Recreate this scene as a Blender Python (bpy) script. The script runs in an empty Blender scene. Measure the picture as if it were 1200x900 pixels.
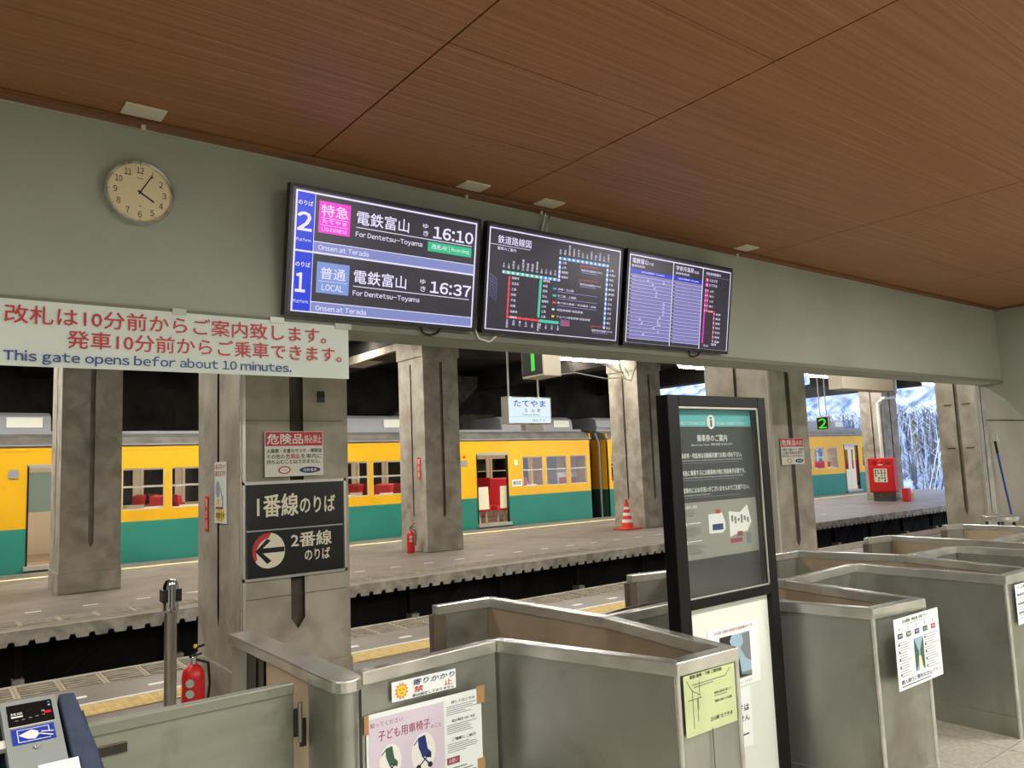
import bpy, bmesh, math, random
from mathutils import Vector, Matrix
random.seed(7)
SC = bpy.context.scene
COL = SC.collection
PI = math.pi

# ------------------------------------------------------------------ camera
cd = bpy.data.cameras.new('camera'); cam = bpy.data.objects.new('camera', cd); COL.objects.link(cam)
SC.camera = cam
YAW, PITCH, ROLL = math.radians(37.502), math.radians(6.049), math.radians(-2.267)
f = Vector((math.sin(YAW)*math.cos(PITCH), math.cos(YAW)*math.cos(PITCH), math.sin(PITCH)))
r = Vector((math.cos(YAW), -math.sin(YAW), 0)); u = r.cross(f)
r2 = r*math.cos(ROLL) + u*math.sin(ROLL); u2 = -r*math.sin(ROLL) + u*math.cos(ROLL)
cam.matrix_world = Matrix(((r2.x, u2.x, -f.x, 0), (r2.y, u2.y, -f.y, 0), (r2.z, u2.z, -f.z, 1.6), (0, 0, 0, 1)))
cd.sensor_width = 36; cd.lens = 911.6/1200*36; cd.clip_start = 0.05; cd.clip_end = 400

# ------------------------------------------------------------------ light, view
SC.view_settings.view_transform = 'Standard'; SC.view_settings.look = 'None'
SC.view_settings.gamma = 1; SC.view_settings.exposure = 0.0
W = bpy.data.worlds.new('world'); SC.world = W; W.use_nodes = True
wn = W.node_tree; bg = wn.nodes['Background']
tc = wn.nodes.new('ShaderNodeTexCoord'); sx = wn.nodes.new('ShaderNodeSeparateXYZ'); cr = wn.nodes.new('ShaderNodeValToRGB')
wn.links.new(tc.outputs['Generated'], sx.inputs[0]); wn.links.new(sx.outputs['Z'], cr.inputs[0]); wn.links.new(cr.outputs[0], bg.inputs[0])
cr.color_ramp.elements[0].color = (.80, .87, 1, 1); cr.color_ramp.elements[1].color = (.62, .76, 1, 1)
bg.inputs[1].default_value = 2.8

def area(name, loc, sx, sy, power, col=(1, .95, .86), rot=(0, 0, 0)):
    l = bpy.data.lights.new(name, 'AREA'); l.shape = 'RECTANGLE'; l.size = sx; l.size_y = sy; l.energy = power; l.color = col
    o = bpy.data.objects.new(name, l); COL.objects.link(o); o.location = loc; o.rotation_euler = rot
    return o
for i, (x, y) in enumerate(((-1.5, 0.6), (2.6, 0.3), (6.8, 0.3), (-1.5, -3), (2.6, -3), (6.8, -3))):
    area('hall_light', (x, y, 3.15), 1.3, .35, (76, 76, 112, 112, 195, 195)[int((x+1.5)/4.1+.5)*2], (1, .97, .9))
area('hall_light', (12.3, 1.5, 3.2), 1.3, .35, 150, (1, .96, .9))  # fill light added in the side bay to brighten the beige wall
area('entrance_daylight', (2.5, -6.3, 1.5), 9, 2.4, 170, (.9, .95, 1), (-PI/2, 0, 0))

for i in range(10):          # unseen fill lights added over the platforms, hidden above the gate wall's lower edge
    area('platform_fill', (-2.6+3.3*i, 15.6, 4.62), 1.2, .12, 75, (1, .96, .88)); area('platform_fill', (-2.6+3.3*i, 6.9, 4.62), 1.2, .12, 18, (1, .96, .88))
for x in (-1.2, 4.9, 11.1, 17.2, 23.2): area('platform_fill', (x, 13.8, 4.6), 3.6, .12, 210, (1, .96, .88))  # more added fill above the far pillar row
for x in (-.8, 5.2, 11.2): area('platform_fill', (x, 5.8, 4.6), 3.4, .12, 110, (1, .96, .88))  # added fill above the near pillar row

# ------------------------------------------------------------------ materials
def lin(c):
    o = []
    for v in c[:3]:
        v /= 255
        o.append(v/12.92 if v <= .04045 else ((v+.055)/1.055)**2.4)
    return tuple(o) + (1,)
MATS = {}
def mat(name, c, rough=.6, metal=0., c2=None, scale=4, stretch=(1, 1, 1), bump=0., detail=6, emis=None, es=0, lo=.35, hi=.65, c3=None, scale3=1.3, spec=.5, obj=False):
    m = bpy.data.materials.new(name); m.use_nodes = True; n = m.node_tree; b = n.nodes['Principled BSDF']
    b.inputs['Roughness'].default_value = rough; b.inputs['Metallic'].default_value = metal
    b.inputs['Specular IOR Level'].default_value = spec
    b.inputs['Base Color'].default_value = lin(c)
    if c2 or bump:
        g = n.nodes.new('ShaderNodeTexCoord') if obj else n.nodes.new('ShaderNodeNewGeometry')
        mp = n.nodes.new('ShaderNodeMapping'); mp.inputs['Scale'].default_value = stretch
        n.links.new(g.outputs['Object' if obj else 'Position'], mp.inputs[0])
        t = n.nodes.new('ShaderNodeTexNoise'); t.inputs['Scale'].default_value = scale; t.inputs['Detail'].default_value = detail
        n.links.new(mp.outputs[0], t.inputs['Vector'])
        if c2:
            rp = n.nodes.new('ShaderNodeValToRGB'); rp.color_ramp.elements[0].position = lo; rp.color_ramp.elements[1].position = hi
            rp.color_ramp.elements[0].color = lin(c); rp.color_ramp.elements[1].color = lin(c2)
            n.links.new(t.outputs[0], rp.inputs[0]); out = rp.outputs[0]
            if c3:
                t3 = n.nodes.new('ShaderNodeTexNoise'); t3.inputs['Scale'].default_value = scale3; t3.inputs['Detail'].default_value = 8
                t3.inputs['Distortion'].default_value = .6
                n.links.new(g.outputs['Object' if obj else 'Position'], t3.inputs['Vector'])
                r3 = n.nodes.new('ShaderNodeValToRGB'); r3.color_ramp.elements[0].position = .52; r3.color_ramp.elements[1].position = .72
                n.links.new(t3.outputs[0], r3.inputs[0])
                mx = n.nodes.new('ShaderNodeMix'); mx.data_type = 'RGBA'
                n.links.new(r3.outputs[0], mx.inputs['Factor']); n.links.new(out, mx.inputs['A']); mx.inputs['B'].default_value = lin(c3)
                out = mx.outputs['Result']
            n.links.new(out, b.inputs['Base Color'])
        if bump:
            bp = n.nodes.new('ShaderNodeBump'); bp.inputs['Strength'].default_value = bump; bp.inputs['Distance'].default_value = .01
            n.links.new(t.outputs[0], bp.inputs['Height']); n.links.new(bp.outputs[0], b.inputs['Normal'])
    if emis:
        b.inputs['Emission Color'].default_value = lin(emis); b.inputs['Emission Strength'].default_value = es
    MATS[name] = m
    return m
def glass(name, tint=(1, 1, 1, 1), gl=.10, rough=.02):
    m = bpy.data.materials.new(name); m.use_nodes = True; n = m.node_tree; n.nodes.remove(n.nodes['Principled BSDF'])
    t = n.nodes.new('ShaderNodeBsdfTransparent'); t.inputs[0].default_value = tint
    g = n.nodes.new('ShaderNodeBsdfGlossy'); g.inputs['Roughness'].default_value = rough
    x = n.nodes.new('ShaderNodeMixShader'); x.inputs[0].default_value = gl
    n.links.new(t.outputs[0], x.inputs[1]); n.links.new(g.outputs[0], x.inputs[2]); n.links.new(x.outputs[0], n.nodes['Material Output'].inputs[0])
    MATS[name] = m; return m
def flat(name, c, rough=.5): return mat(name, c, rough)
def screen(name, c, s=1.): 
    m = mat(name, (8, 8, 10), .25, emis=c, es=s); return m

wall_m = mat('wall_paint', (162, 167, 155), .75, c2=(152, 156, 144), scale=1.6, bump=.05, lo=.3, hi=.7)
wood = mat('ceiling_wood', (134, 88, 52), .5, c2=(162, 112, 72), scale=2.2, stretch=(.22, 22, 1), detail=10, lo=.3, hi=.75, bump=.03)
def fine_lines(m, period, width, col):
    n = m.node_tree; b = n.nodes['Principled BSDF']; src = b.inputs['Base Color'].links[0].from_socket
    g = n.nodes.new('ShaderNodeNewGeometry'); sp = n.nodes.new('ShaderNodeSeparateXYZ'); n.links.new(g.outputs['Position'], sp.inputs[0])
    a = n.nodes.new('ShaderNodeMath'); a.operation = 'DIVIDE'; a.inputs[1].default_value = period; n.links.new(sp.outputs['Y'], a.inputs[0])
    f_ = n.nodes.new('ShaderNodeMath'); f_.operation = 'FRACT'; n.links.new(a.outputs[0], f_.inputs[0])
    l = n.nodes.new('ShaderNodeMath'); l.operation = 'LESS_THAN'; l.inputs[1].default_value = width; n.links.new(f_.outputs[0], l.inputs[0])
    t = n.nodes.new('ShaderNodeTexNoise'); t.inputs['Scale'].default_value = .9; n.links.new(g.outputs['Position'], t.inputs['Vector'])
    r = n.nodes.new('ShaderNodeMapRange'); r.inputs[1].default_value = .45; r.inputs[2].default_value = .65; r.inputs[4].default_value = .6; n.links.new(t.outputs[0], r.inputs[0])
    k = n.nodes.new('ShaderNodeMath'); k.operation = 'MULTIPLY'; n.links.new(l.outputs[0], k.inputs[0]); n.links.new(r.outputs[0], k.inputs[1])
    x = n.nodes.new('ShaderNodeMix'); x.data_type = 'RGBA'; n.links.new(k.outputs[0], x.inputs['Factor']); n.links.new(src, x.inputs['A']); x.inputs['B'].default_value = lin(col)
    n.links.new(x.outputs['Result'], b.inputs['Base Color'])
fine_lines(wood, .088, .035, (205, 165, 125))
wood_dark = mat('wood_seam', (50, 26, 14), .8)
wood_trim = mat('wood_trim', (130, 88, 56), .5, c2=(108, 70, 42), scale=3, stretch=(.4, 18, 18))
conc = mat('pillar_concrete', (180, 172, 158), .9, c2=(152, 144, 130), scale=3.2, bump=.5, detail=10, c3=(134, 126, 112), scale3=2.2)
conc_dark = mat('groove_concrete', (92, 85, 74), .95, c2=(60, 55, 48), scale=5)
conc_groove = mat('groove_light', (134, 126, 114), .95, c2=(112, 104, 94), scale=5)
conc_edge = mat('platform_edge_concrete', (188, 180, 166), .9, c2=(142, 134, 122), scale=6, bump=.4)
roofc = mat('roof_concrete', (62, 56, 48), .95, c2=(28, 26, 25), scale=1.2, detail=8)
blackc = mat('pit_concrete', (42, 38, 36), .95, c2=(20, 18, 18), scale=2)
asph = mat('platform_asphalt', (130, 119, 109), .46, c2=(108, 99, 91), scale=2.2, detail=10, bump=.12, c3=(96, 89, 82), scale3=.5)
paver_m = mat('paver_concrete', (150, 139, 122), .85, c2=(120, 110, 96), scale=9, bump=.2)
joint_m = mat('paver_joint', (168, 156, 134), .9)
tact_m = mat('tactile_yellow', (224, 192, 120), .7, c2=(200, 170, 106), scale=11)
cream_line = mat('cream_line', (232, 214, 160), .8, c2=(200, 184, 140), scale=12)
white_p = mat('white_paint', (225, 225, 220), .6)
tile_m = mat('floor_tile', (178, 174, 160), .35, c2=(146, 142, 130), scale=38, detail=4, lo=.3, hi=.7)
grout = mat('tile_grout', (92, 88, 80), .9)
steel = mat('brushed_steel', (178, 180, 172), .34, .82, c2=(152, 154, 147), scale=2.3, stretch=(1, 1, .5), detail=8, c3=(140, 136, 124), scale3=2.6)
refl_tan = mat('tan_reflection', (178, 160, 134), .45, .35, c2=(160, 144, 120), scale=3)  # warm light reflected in the steel, put into a tan colour
steel_cap = mat('cap_steel', (228, 227, 222), .27, .85, c2=(198, 196, 190), scale=6, detail=6)
mat('end_brown', (112, 100, 88), .5, .5)
steel_dark = mat('dark_steel', (78, 76, 70), .4, .8, c2=(62, 60, 56), scale=3)
steel_door = mat('worn_steel', (156, 158, 144), .5, .55, c2=(138, 140, 126), scale=2, c3=(120, 120, 104), scale3=4, stretch=(.5, 1, 4))
chrome = mat('chrome', (215, 215, 215), .12, 1)
alu = mat('aluminium', (196, 192, 184), .35, .6)
blk = mat('black_plastic', (14, 14, 15), .35)
blk_frame = mat('black_frame', (6, 6, 6), .45, c2=(12, 12, 12), scale=20, spec=.25)
white_pl = mat('white_plastic', (222, 220, 208), .4)
beige_box = mat('beige_box', (214, 204, 184), .5)
blue_pl = mat('pale_blue_plastic', (178, 196, 198), .5)
paper = mat('paper', (232, 238, 236), .6)
paper2 = mat('banner_paper', (214, 224, 216), .45, c2=(202, 212, 204), scale=2)
yelpaper = mat('pale_green_paper', (192, 202, 152), .5, c2=(180, 192, 142), scale=8)
red_ink = flat('red_ink', (190, 42, 48)); blue_ink = flat('blue_ink', (38, 66, 140)); black_ink = flat('black_ink', (34, 34, 38))
grey_ink = flat('grey_ink', (120, 124, 128)); pink_p = flat('pink_print', (212, 200, 214)); maroon_ink = flat('maroon_ink', (150, 60, 84))
navy_ink = flat('navy_ink', (28, 44, 110)); green_ink = flat('green_ink', (58, 92, 70)); teal_ink = flat('teal_print', (92, 178, 184))
yellow_ink = flat('yellow_print', (240, 200, 60)); orange_ink = flat('orange_print', (225, 130, 60)); white_ink = flat('white_print', (232, 230, 224))
cream_ink = flat('cream_print', (226, 218, 196)); sky_ink = flat('sky_print', (150, 176, 196)); tape_m = flat('brown_tape', (176, 136, 88))
board_dk = mat('board_dark_print', (52, 56, 58), .4); board_gr = mat('board_grey_print', (150, 146, 138), .4)
sign_blk = mat('sign_black', (22, 22, 24), .3)
red_m = mat('red_paint', (206, 30, 34), .35); red_dk = mat('red_deep', (150, 20, 24), .5)
org_red = mat('cone_red', (226, 62, 42), .5)
ty = mat('train_yellow', (232, 178, 24), .35, c2=(222, 168, 20), scale=1.2); tg = mat('train_green', (42, 130, 114), .4, c2=(36, 122, 106), scale=1.0)
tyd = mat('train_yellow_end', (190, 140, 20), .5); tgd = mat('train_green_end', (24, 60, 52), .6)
troof = mat('train_roof_grey', (112, 106, 98), .8, c2=(84, 80, 76), scale=2.5)
acm = mat('roof_unit_grey', (140, 142, 146), .6)
tint_in = mat('train_interior_cream', (226, 214, 188), .6); tfloor = mat('train_floor', (176, 148, 120), .6, c2=(156, 130, 104), scale=5)
seat_red = mat('seat_red', (196, 26, 38), .7); seat_side = mat('seat_cream', (232, 222, 190), .5)
win_frame = mat('window_frame_silver', (206, 200, 186), .35, .3)
gl_w = glass('window_glass', (.9, .94, .95, 1), .08); gl_b = glass('board_glass', (.86, .9, .9, 1), .11)
tube_m = mat('tube_light', (255, 255, 255), .5, emis=(255, 250, 238), es=60)
tube_in = mat('carriage_lamp', (255, 255, 255), .5, emis=(255, 246, 228), es=16)
S_dark = screen('screen_dark', (50, 46, 58)); S_wh = screen('screen_white', (232, 226, 255)); S_blue = screen('screen_blue', (10, 52, 214))
S_mag = screen('screen_magenta', (250, 40, 214)); S_lil = screen('screen_lilac', (128, 138, 196)); S_grn = screen('screen_green', (40, 190, 136))
S_row = screen('screen_row', (128, 124, 190)); S_rowd = screen('screen_row_dark', (92, 90, 138)); S_red = screen('screen_red', (236, 70, 84)); S_sky = screen('screen_skyblue', (60, 150, 225))
S_yel = screen('screen_yellow', (240, 210, 60)); S_teal = screen('screen_teal', (80, 200, 170)); S_box = screen('screen_box', (124, 150, 214))
S_sign = screen('sign_glow', (226, 244, 250)); S_n1 = screen('number_glow', (70, 220, 60)); S_signb = screen('sign_glow_blue', (30, 70, 190)); S_signk = screen('sign_glow_grey', (110, 120, 120))
skin_m = mat('skin', (206, 160, 134), .6); cloth_dk = mat('dark_uniform', (32, 36, 52), .8); hair_m = mat('hair', (28, 22, 20), .7)
hose_m = blk

# ------------------------------------------------------------------ mesh helpers
class MB:
    def __init__(s): s.v = []; s.f = []; s.m = []; s.mats = []
    def mi(s, m):
        if m not in s.mats: s.mats.append(m)
        return s.mats.index(m)
    def face(s, pts, m):
        b = len(s.v); s.v += [tuple(p) for p in pts]; s.f.append(list(range(b, b+len(pts)))); s.m.append(s.mi(m))
    def box(s, a, b, m):
        x0, y0, z0 = a; x1, y1, z1 = b
        if x0 > x1: x0, x1 = x1, x0
        if y0 > y1: y0, y1 = y1, y0
        if z0 > z1: z0, z1 = z1, z0
        k = len(s.v); s.v += [(x0,y0,z0),(x1,y0,z0),(x1,y1,z0),(x0,y1,z0),(x0,y0,z1),(x1,y0,z1),(x1,y1,z1),(x0,y1,z1)]
        for q in ((0,3,2,1),(4,5,6,7),(0,1,5,4),(1,2,6,5),(2,3,7,6),(3,0,4,7)):
            s.f.append([k+i for i in q]); s.m.append(s.mi(m))
    def prism(s, poly, ax, a, b, m):
        # poly: list of 2D points; ax: extrusion axis
        def P(p, t):
            return {'z': (p[0], p[1], t), 'y': (p[0], t, p[1]), 'x': (t, p[0], p[1])}[ax]
        n = len(poly); k = len(s.v); s.v += [P(p, a) for p in poly] + [P(p, b) for p in poly]
        s.f.append([k+i for i in range(n)][::-1]); s.f.append([k+n+i for i in range(n)]); s.m += [s.mi(m)]*2
        for i in range(n): s.f.append([k+i, k+(i+1) % n, k+n+(i+1) % n, k+n+i]); s.m.append(s.mi(m))
    def lathe(s, prof, c, m, n=20, ax='z'):
        # prof: (radius, t) list along axis
        k = len(s.v); L = len(prof)
        for (rr, t) in prof:
            for i in range(n):
                a = 2*PI*i/n; p, q = rr*math.cos(a), rr*math.sin(a)
                s.v.append({'z': (c[0]+p, c[1]+q, c[2]+t), 'y': (c[0]+p, c[1]+t, c[2]+q), 'x': (c[0]+t, c[1]+p, c[2]+q)}[ax])
        for j in range(L-1):
            for i in range(n):
                s.f.append([k+j*n+i, k+j*n+(i+1) % n, k+(j+1)*n+(i+1) % n, k+(j+1)*n+i]); s.m.append(s.mi(m))
        s.f.append([k+i for i in range(n)][::-1]); s.f.append([k+(L-1)*n+i for i in range(n)]); s.m += [s.mi(m)]*2
    def tube(s, pts, r, m, n=8):
        pts = [Vector(p) for p in pts]; k = len(s.v); up = Vector((0, 0, 1))
        for i, p in enumerate(pts):
            d = (pts[min(i+1, len(pts)-1)] - pts[max(i-1, 0)]).normalized()
            a = d.cross(up if abs(d.z) < .95 else Vector((1, 0, 0))).normalized(); b = d.cross(a)
            for j in range(n):
                t = 2*PI*j/n; s.v.append(tuple(p + a*r*math.cos(t) + b*r*math.sin(t)))
        for i in range(len(pts)-1):
            for j in range(n):
                s.f.append([k+i*n+j, k+i*n+(j+1) % n, k+(i+1)*n+(j+1) % n, k+(i+1)*n+j]); s.m.append(s.mi(m))
        s.f.append([k+j for j in range(n)][::-1]); s.f.append([k+(len(pts)-1)*n+j for j in range(n)]); s.m += [s.mi(m)]*2
    def mesh(s, name, smooth=False, fix=True):
        me = bpy.data.meshes.new(name); me.from_pydata(s.v, [], s.f)
        for m in s.mats: me.materials.append(m)
        for p, i in zip(me.polygons, s.m): p.material_index = i
        if fix:
            bm = bmesh.new(); bm.from_mesh(me)
            if smooth: bmesh.ops.remove_doubles(bm, verts=bm.verts, dist=1e-5)
            bmesh.ops.recalc_face_normals(bm, faces=bm.faces); bm.to_mesh(me); bm.free()
        if smooth:
            me.polygons.foreach_set('use_smooth', [True]*len(me.polygons)); me.set_sharp_from_angle(angle=math.radians(38))
        me.update(); return me
    def pieces(s):
        par = list(range(len(s.v)))
        def find(a):
            while par[a] != a: par[a] = par[par[a]]; a = par[a]
            return a
        for fc in s.f:
            for a in fc[1:]: par[find(a)] = find(fc[0])
        out = {}
        for fc, mi in zip(s.f, s.m):
            q = out.setdefault(find(fc[0]), (MB(), {}))
            for a in fc:
                if a not in q[1]: q[1][a] = len(q[0].v); q[0].v.append(s.v[a])
            q[0].f.append([q[1][a] for a in fc]); q[0].m.append(q[0].mi(s.mats[mi]))
        return [a for a, b in out.values()]
    def split(s, name, parent=None, **k):
        return [p.build(name, parent, **k) for p in s.pieces()]
    def build(s, name, parent=None, smooth=False, bevel=0, fix=True, loc=None):
        o = bpy.data.objects.new(name, s.mesh(name, smooth, fix)); COL.objects.link(o)
        if parent: o.parent = parent; o.matrix_parent_inverse = Matrix.Translation(parent.location).inverted() if not loc else Matrix()
        if loc: o.location = loc
        if bevel:
            b = o.modifiers.new('bevel', 'BEVEL'); b.width = bevel; b.segments = 2; b.limit_method = 'ANGLE'; b.harden_normals = False
        return o
def tag(o, label=None, cat=None, group=None, kind=None):
    if label: o['label'] = label
    if cat: o['category'] = cat
    if group: o['group'] = group
    if kind: o['kind'] = kind
    return o
def thing(name, loc, label, cat, group=None):
    o = bpy.data.objects.new(name, None); COL.objects.link(o); o.location = loc; o.empty_display_size = .1
    bpy.context.view_layer.update()
    return tag(o, label, cat, group)
def struct(o): o['kind'] = 'structure'; return o
def inst(me, name, loc, parent, rot=None):
    o = bpy.data.objects.new(name, me); COL.objects.link(o)
    if parent: o.parent = parent; o.matrix_parent_inverse = Matrix.Translation(parent.location).inverted()
    o.location = loc
    if rot: o.rotation_euler = rot
    return o
def box_obj(name, a, b, m, parent=None, bevel=0):
    q = MB(); q.box(a, b, m); return q.build(name, parent, bevel=bevel)

_SH = {}
def raw_shape(t):
    if t not in _SH:
        c = bpy.data.curves.new('text', 'FONT'); c.body = t; c.resolution_u = 2
        o = bpy.data.objects.new('text', c); me = bpy.data.meshes.new_from_object(o)
        _SH[t] = ([(v.co.x, v.co.y) for v in me.vertices], [tuple(p.vertices) for p in me.polygons])
        bpy.data.objects.remove(o); bpy.data.curves.remove(c); bpy.data.meshes.remove(me)
    return _SH[t]
def text_shape(t):
    """latin text is set from the full-width sans glyphs, packed to their own widths"""
    if not t.isascii(): return raw_shape(t)
    V, F_, x = [], [], 0
    for ch in t:
        if ch == ' ': x += .26; continue
        v, fc = raw_shape(chr(ord(ch)+0xFEE0)); a = min(p[0] for p in v); b = max(p[0] for p in v); k = len(V)
        V += [(p[0]-a+x, p[1]) for p in v]; F_ += [tuple(k+i for i in q) for q in fc]; x += b-a+(.09 if ch not in ':.,' else .12)
    return V, F_
class Print:
    """flat print on a plane: origin O, axes U (right) and V (up, or down where the numbers run down), normal N"""
    def __init__(s, O, U, V, N): s.O, s.U, s.V, s.N = Vector(O), Vector(U).normalized(), Vector(V).normalized(), Vector(N).normalized(); s.b = MB(); s.d = .0006
    def P(s, u, v, l): return s.O + s.U*u + s.V*v + s.N*(s.d*l)
    def rect(s, u0, v0, u1, v1, m, l=1): s.b.face([s.P(u0, v0, l), s.P(u1, v0, l), s.P(u1, v1, l), s.P(u0, v1, l)], m)
    def poly(s, pts, m, l=1): s.b.face([s.P(a, b, l) for a, b in pts], m)
    def frame(s, u0, v0, u1, v1, w, m, l=1):
        if v0 > v1: v0, v1 = v1, v0
        s.rect(u0, v0, u1, v0+w, m, l); s.rect(u0, v1-w, u1, v1, m, l); s.rect(u0, v0+w, u0+w, v1-w, m, l); s.rect(u1-w, v0+w, u1, v1-w, m, l)
    def line(s, a, b, w, m, l=1):
        d = Vector((b[0]-a[0], b[1]-a[1])).normalized(); n = Vector((-d.y, d.x))*w/2
        s.poly([(a[0]+n.x, a[1]+n.y), (b[0]+n.x, b[1]+n.y), (b[0]-n.x, b[1]-n.y), (a[0]-n.x, a[1]-n.y)], m, l)
    def disc(s, cu, cv, ru, rv, m, l=1, n=20, a0=0, a1=2*PI):
        s.poly([(cu+ru*math.cos(a0+(a1-a0)*i/n), cv+rv*math.sin(a0+(a1-a0)*i/n)) for i in range(n)], m, l)
    def text(s, t, u0, v0, u1, v1, m, l=2, bold=0., shear=0.):
        # (u0,v0) top-left, (u1,v1) bottom-right of the inked box
        V, Fc = text_shape(t)
        if not V: return
        x0 = min(v[0] for v in V); x1 = max(v[0] for v in V); y0 = min(v[1] for v in V); y1 = max(v[1] for v in V)
        W_, H_ = max(x1-x0, 1e-5), max(y1-y0, 1e-5); mi = s.b.mi(m); d = bold*.45*abs(v1-v0); sy = (v0-v1)/H_
        for i, (ox, oy) in enumerate(((0, 0),) if bold < .008 else ((-d, -d), (d, -d), (d, d), (-d, d))):
            k = len(s.b.v)
            s.b.v += [tuple(s.P(u0+ox+(v[0]-x0)/W_*(u1-u0)+shear*(v[1]-y0)*abs(sy), v1+oy+(v[1]-y0)*sy, l+i*.18)) for v in V]
            for p in Fc: s.b.f.append([k+j for j in p]); s.b.m.append(mi)
    def build(s, name, parent=None): return s.b.build(name, parent, fix=False)
def wallprint(y): return Print((0, y, 0), (1, 0, 0), (0, 0, 1), (0, -1, 0))

def miter(pts, hw):
    """left and right offset points of an open polyline"""
    P = [Vector(p) for p in pts]; L, R = [], []
    for i, p in enumerate(P):
        if i == 0: d = (P[1]-P[0]).normalized(); n = Vector((-d.y, d.x)); k = hw
        elif i == len(P)-1: d = (P[-1]-P[-2]).normalized(); n = Vector((-d.y, d.x)); k = hw
        else:
            d1 = (P[i]-P[i-1]).normalized(); d2 = (P[i+1]-P[i]).normalized(); n1 = Vector((-d1.y, d1.x)); n2 = Vector((-d2.y, d2.x))
            n = (n1+n2).normalized(); k = hw/max(.35, n.dot(n1))
        L.append(p+n*k); R.append(p-n*k)
    return L, R
def strips(pts, hw, z0, z1, m, name, parent, bevel=0):
    L, R = miter(pts, hw); out = []
    for i in range(len(pts)-1):
        q = MB(); q.prism([tuple(L[i]), tuple(R[i]), tuple(R[i+1]), tuple(L[i+1])], 'z', z0, z1, m)
        out.append(q.build(name, parent, bevel=bevel))
    return out

# ================================================================== STRUCTURE
WY, CZ = 3.7, 3.218            # gate wall plane, ceiling height
# --- concourse floor
fl = struct(box_obj('floor', (-4, -6.5, -.2), (13.7, 4.4, -.012), grout))
tb = MB(); tb.box((-.198, -.198, -.012), (.198, .198, 0), tile_m); tme = tb.mesh('floor_tile')
for i in range(9):
    for j in range(9):
        inst(tme, 'floor_tile', (2.47+.4*i, .88+.4*j, 0), fl)
q = MB()   # the tiled floor away from the view
q.box((-4, -6.5, -.012), (2.27, 4.4, -.0005), tile_m); q.box((5.87, -6.5, -.012), (13.7, 4.4, -.0005), tile_m)
q.box((2.27, -6.5, -.012), (5.87, .68, -.0005), tile_m); q.box((2.27, 4.28, -.012), (5.87, 4.4, -.0005), tile_m)
q.build('tiled_surface', fl)
# --- walls of the hall
hd = MB(); hd.box((-4, WY, 2.34), (10.04, 3.98, 5.0), wall_m); struct(hd.build('wall_front', bevel=.004))  # unseen top carried past the ceiling to shut out leaking daylight
struct(box_obj('wall_left', (-4.2, -6.5, 0), (-4, 3.98, CZ+.3), wall_m))
struct(box_obj('wall_back', (-4, -6.7, 0), (12, -6.5, CZ+.3), wall_m))
q = MB(); q.prism([(3.98, CZ+.3), (-6.5, CZ+.3), (-6.5, 0), (1.7, 0), (1.7, .9), (3.0, 1.45), (3.52, 1.93), (3.68, 2.15), (3.86, 2.3), (3.98, 2.34)], 'x', 10.04, 10.24, wall_m)
struct(q.build('wall_right'))
struct(box_obj('trim_1', (-4, 3.685, 2.34), (10.04, 3.7, 2.372), mat('trim_grey', (120, 118, 106), .6)))
struct(box_obj('trim_2', (-4, 3.635, CZ-.022), (10.04, 3.7, CZ), wood_trim))
q = MB(); q.box((-4, 3.694, CZ-.03), (10.04, 3.699, CZ-.022), alu); struct(q.build('trim_3'))
q = MB(); q.box((10.0, -6.5, CZ-.022), (10.04, 3.64, CZ), wood_trim); struct(q.build('trim_4'))
# --- ceiling with panels
ce = struct(box_obj('ceiling', (-4, -6.5, CZ+.02), (10.04, 3.98, CZ+.3), wood_dark))
xs = [-3.98, -1.03, 1.562, 2.762, 5.352, 7.95, 10.0]; ys = [3.632, 2.978, 2.35, 1.73, 1.11, .49, -.13, -.75, -2, -3.5, -5, -6.48]
for i in range(len(xs)-1):
    for j in range(len(ys)-1):
        g = .0045; gy = .0012 if i != 2 else .002
        if i != 2 and j not in (0, 1): gy = .0006
        box_obj('ceiling_panel', (xs[i]+g, ys[j+1]+gy, CZ), (xs[i+1]-g, ys[j]-gy, CZ+.02), wood, ce)
# --- platforms
p1 = struct(box_obj('platform_floor', (-12, 4.4, -.22), (34, 7.62, 0), asph))
box_obj('edge_beam', (-12, 7.56, -.3), (34, 7.63, .002), conc_edge, p1)
p2 = struct(box_obj('platform_floor', (-12, 10.46, -.13), (33, 17.05, 0), asph))
q = MB(); q.box((-12, 10.43, -.115), (33, 10.47, .003), conc_edge)
k = -11.9
while k < 33:
    q.prism([(k+.02, -.115), (k+.035, -.165), (k+.155, -.165), (k+.17, -.115)], 'y', 10.435, 10.47, conc_edge); k += .2
q.build('edge_beam', p2)
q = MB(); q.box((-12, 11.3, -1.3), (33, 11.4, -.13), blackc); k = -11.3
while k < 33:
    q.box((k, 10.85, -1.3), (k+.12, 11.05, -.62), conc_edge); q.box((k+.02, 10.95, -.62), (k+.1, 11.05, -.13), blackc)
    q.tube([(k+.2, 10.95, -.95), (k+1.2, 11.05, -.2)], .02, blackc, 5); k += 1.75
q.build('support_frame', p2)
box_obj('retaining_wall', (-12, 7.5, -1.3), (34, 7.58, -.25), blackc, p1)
tb_ = struct(box_obj('track_bed', (-12, 7.4, -1.5), (60, 24, -1.3), mat('ballast', (70, 62, 56), .95, c2=(40, 36, 34), scale=14, bump=.8)))
for y in (8.5, 9.57, 18.05, 19.12):
    q = MB(); q.box((-12, y-.035, -1.16), (60, y+.035, -1.12), steel_dark); q.box((-12, y-.01, -1.26), (60, y+.01, -1.16), steel_dark); q.box((-12, y-.06, -1.3), (60, y+.06, -1.26), steel_dark)
    q.build('rail', tb_)
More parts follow.
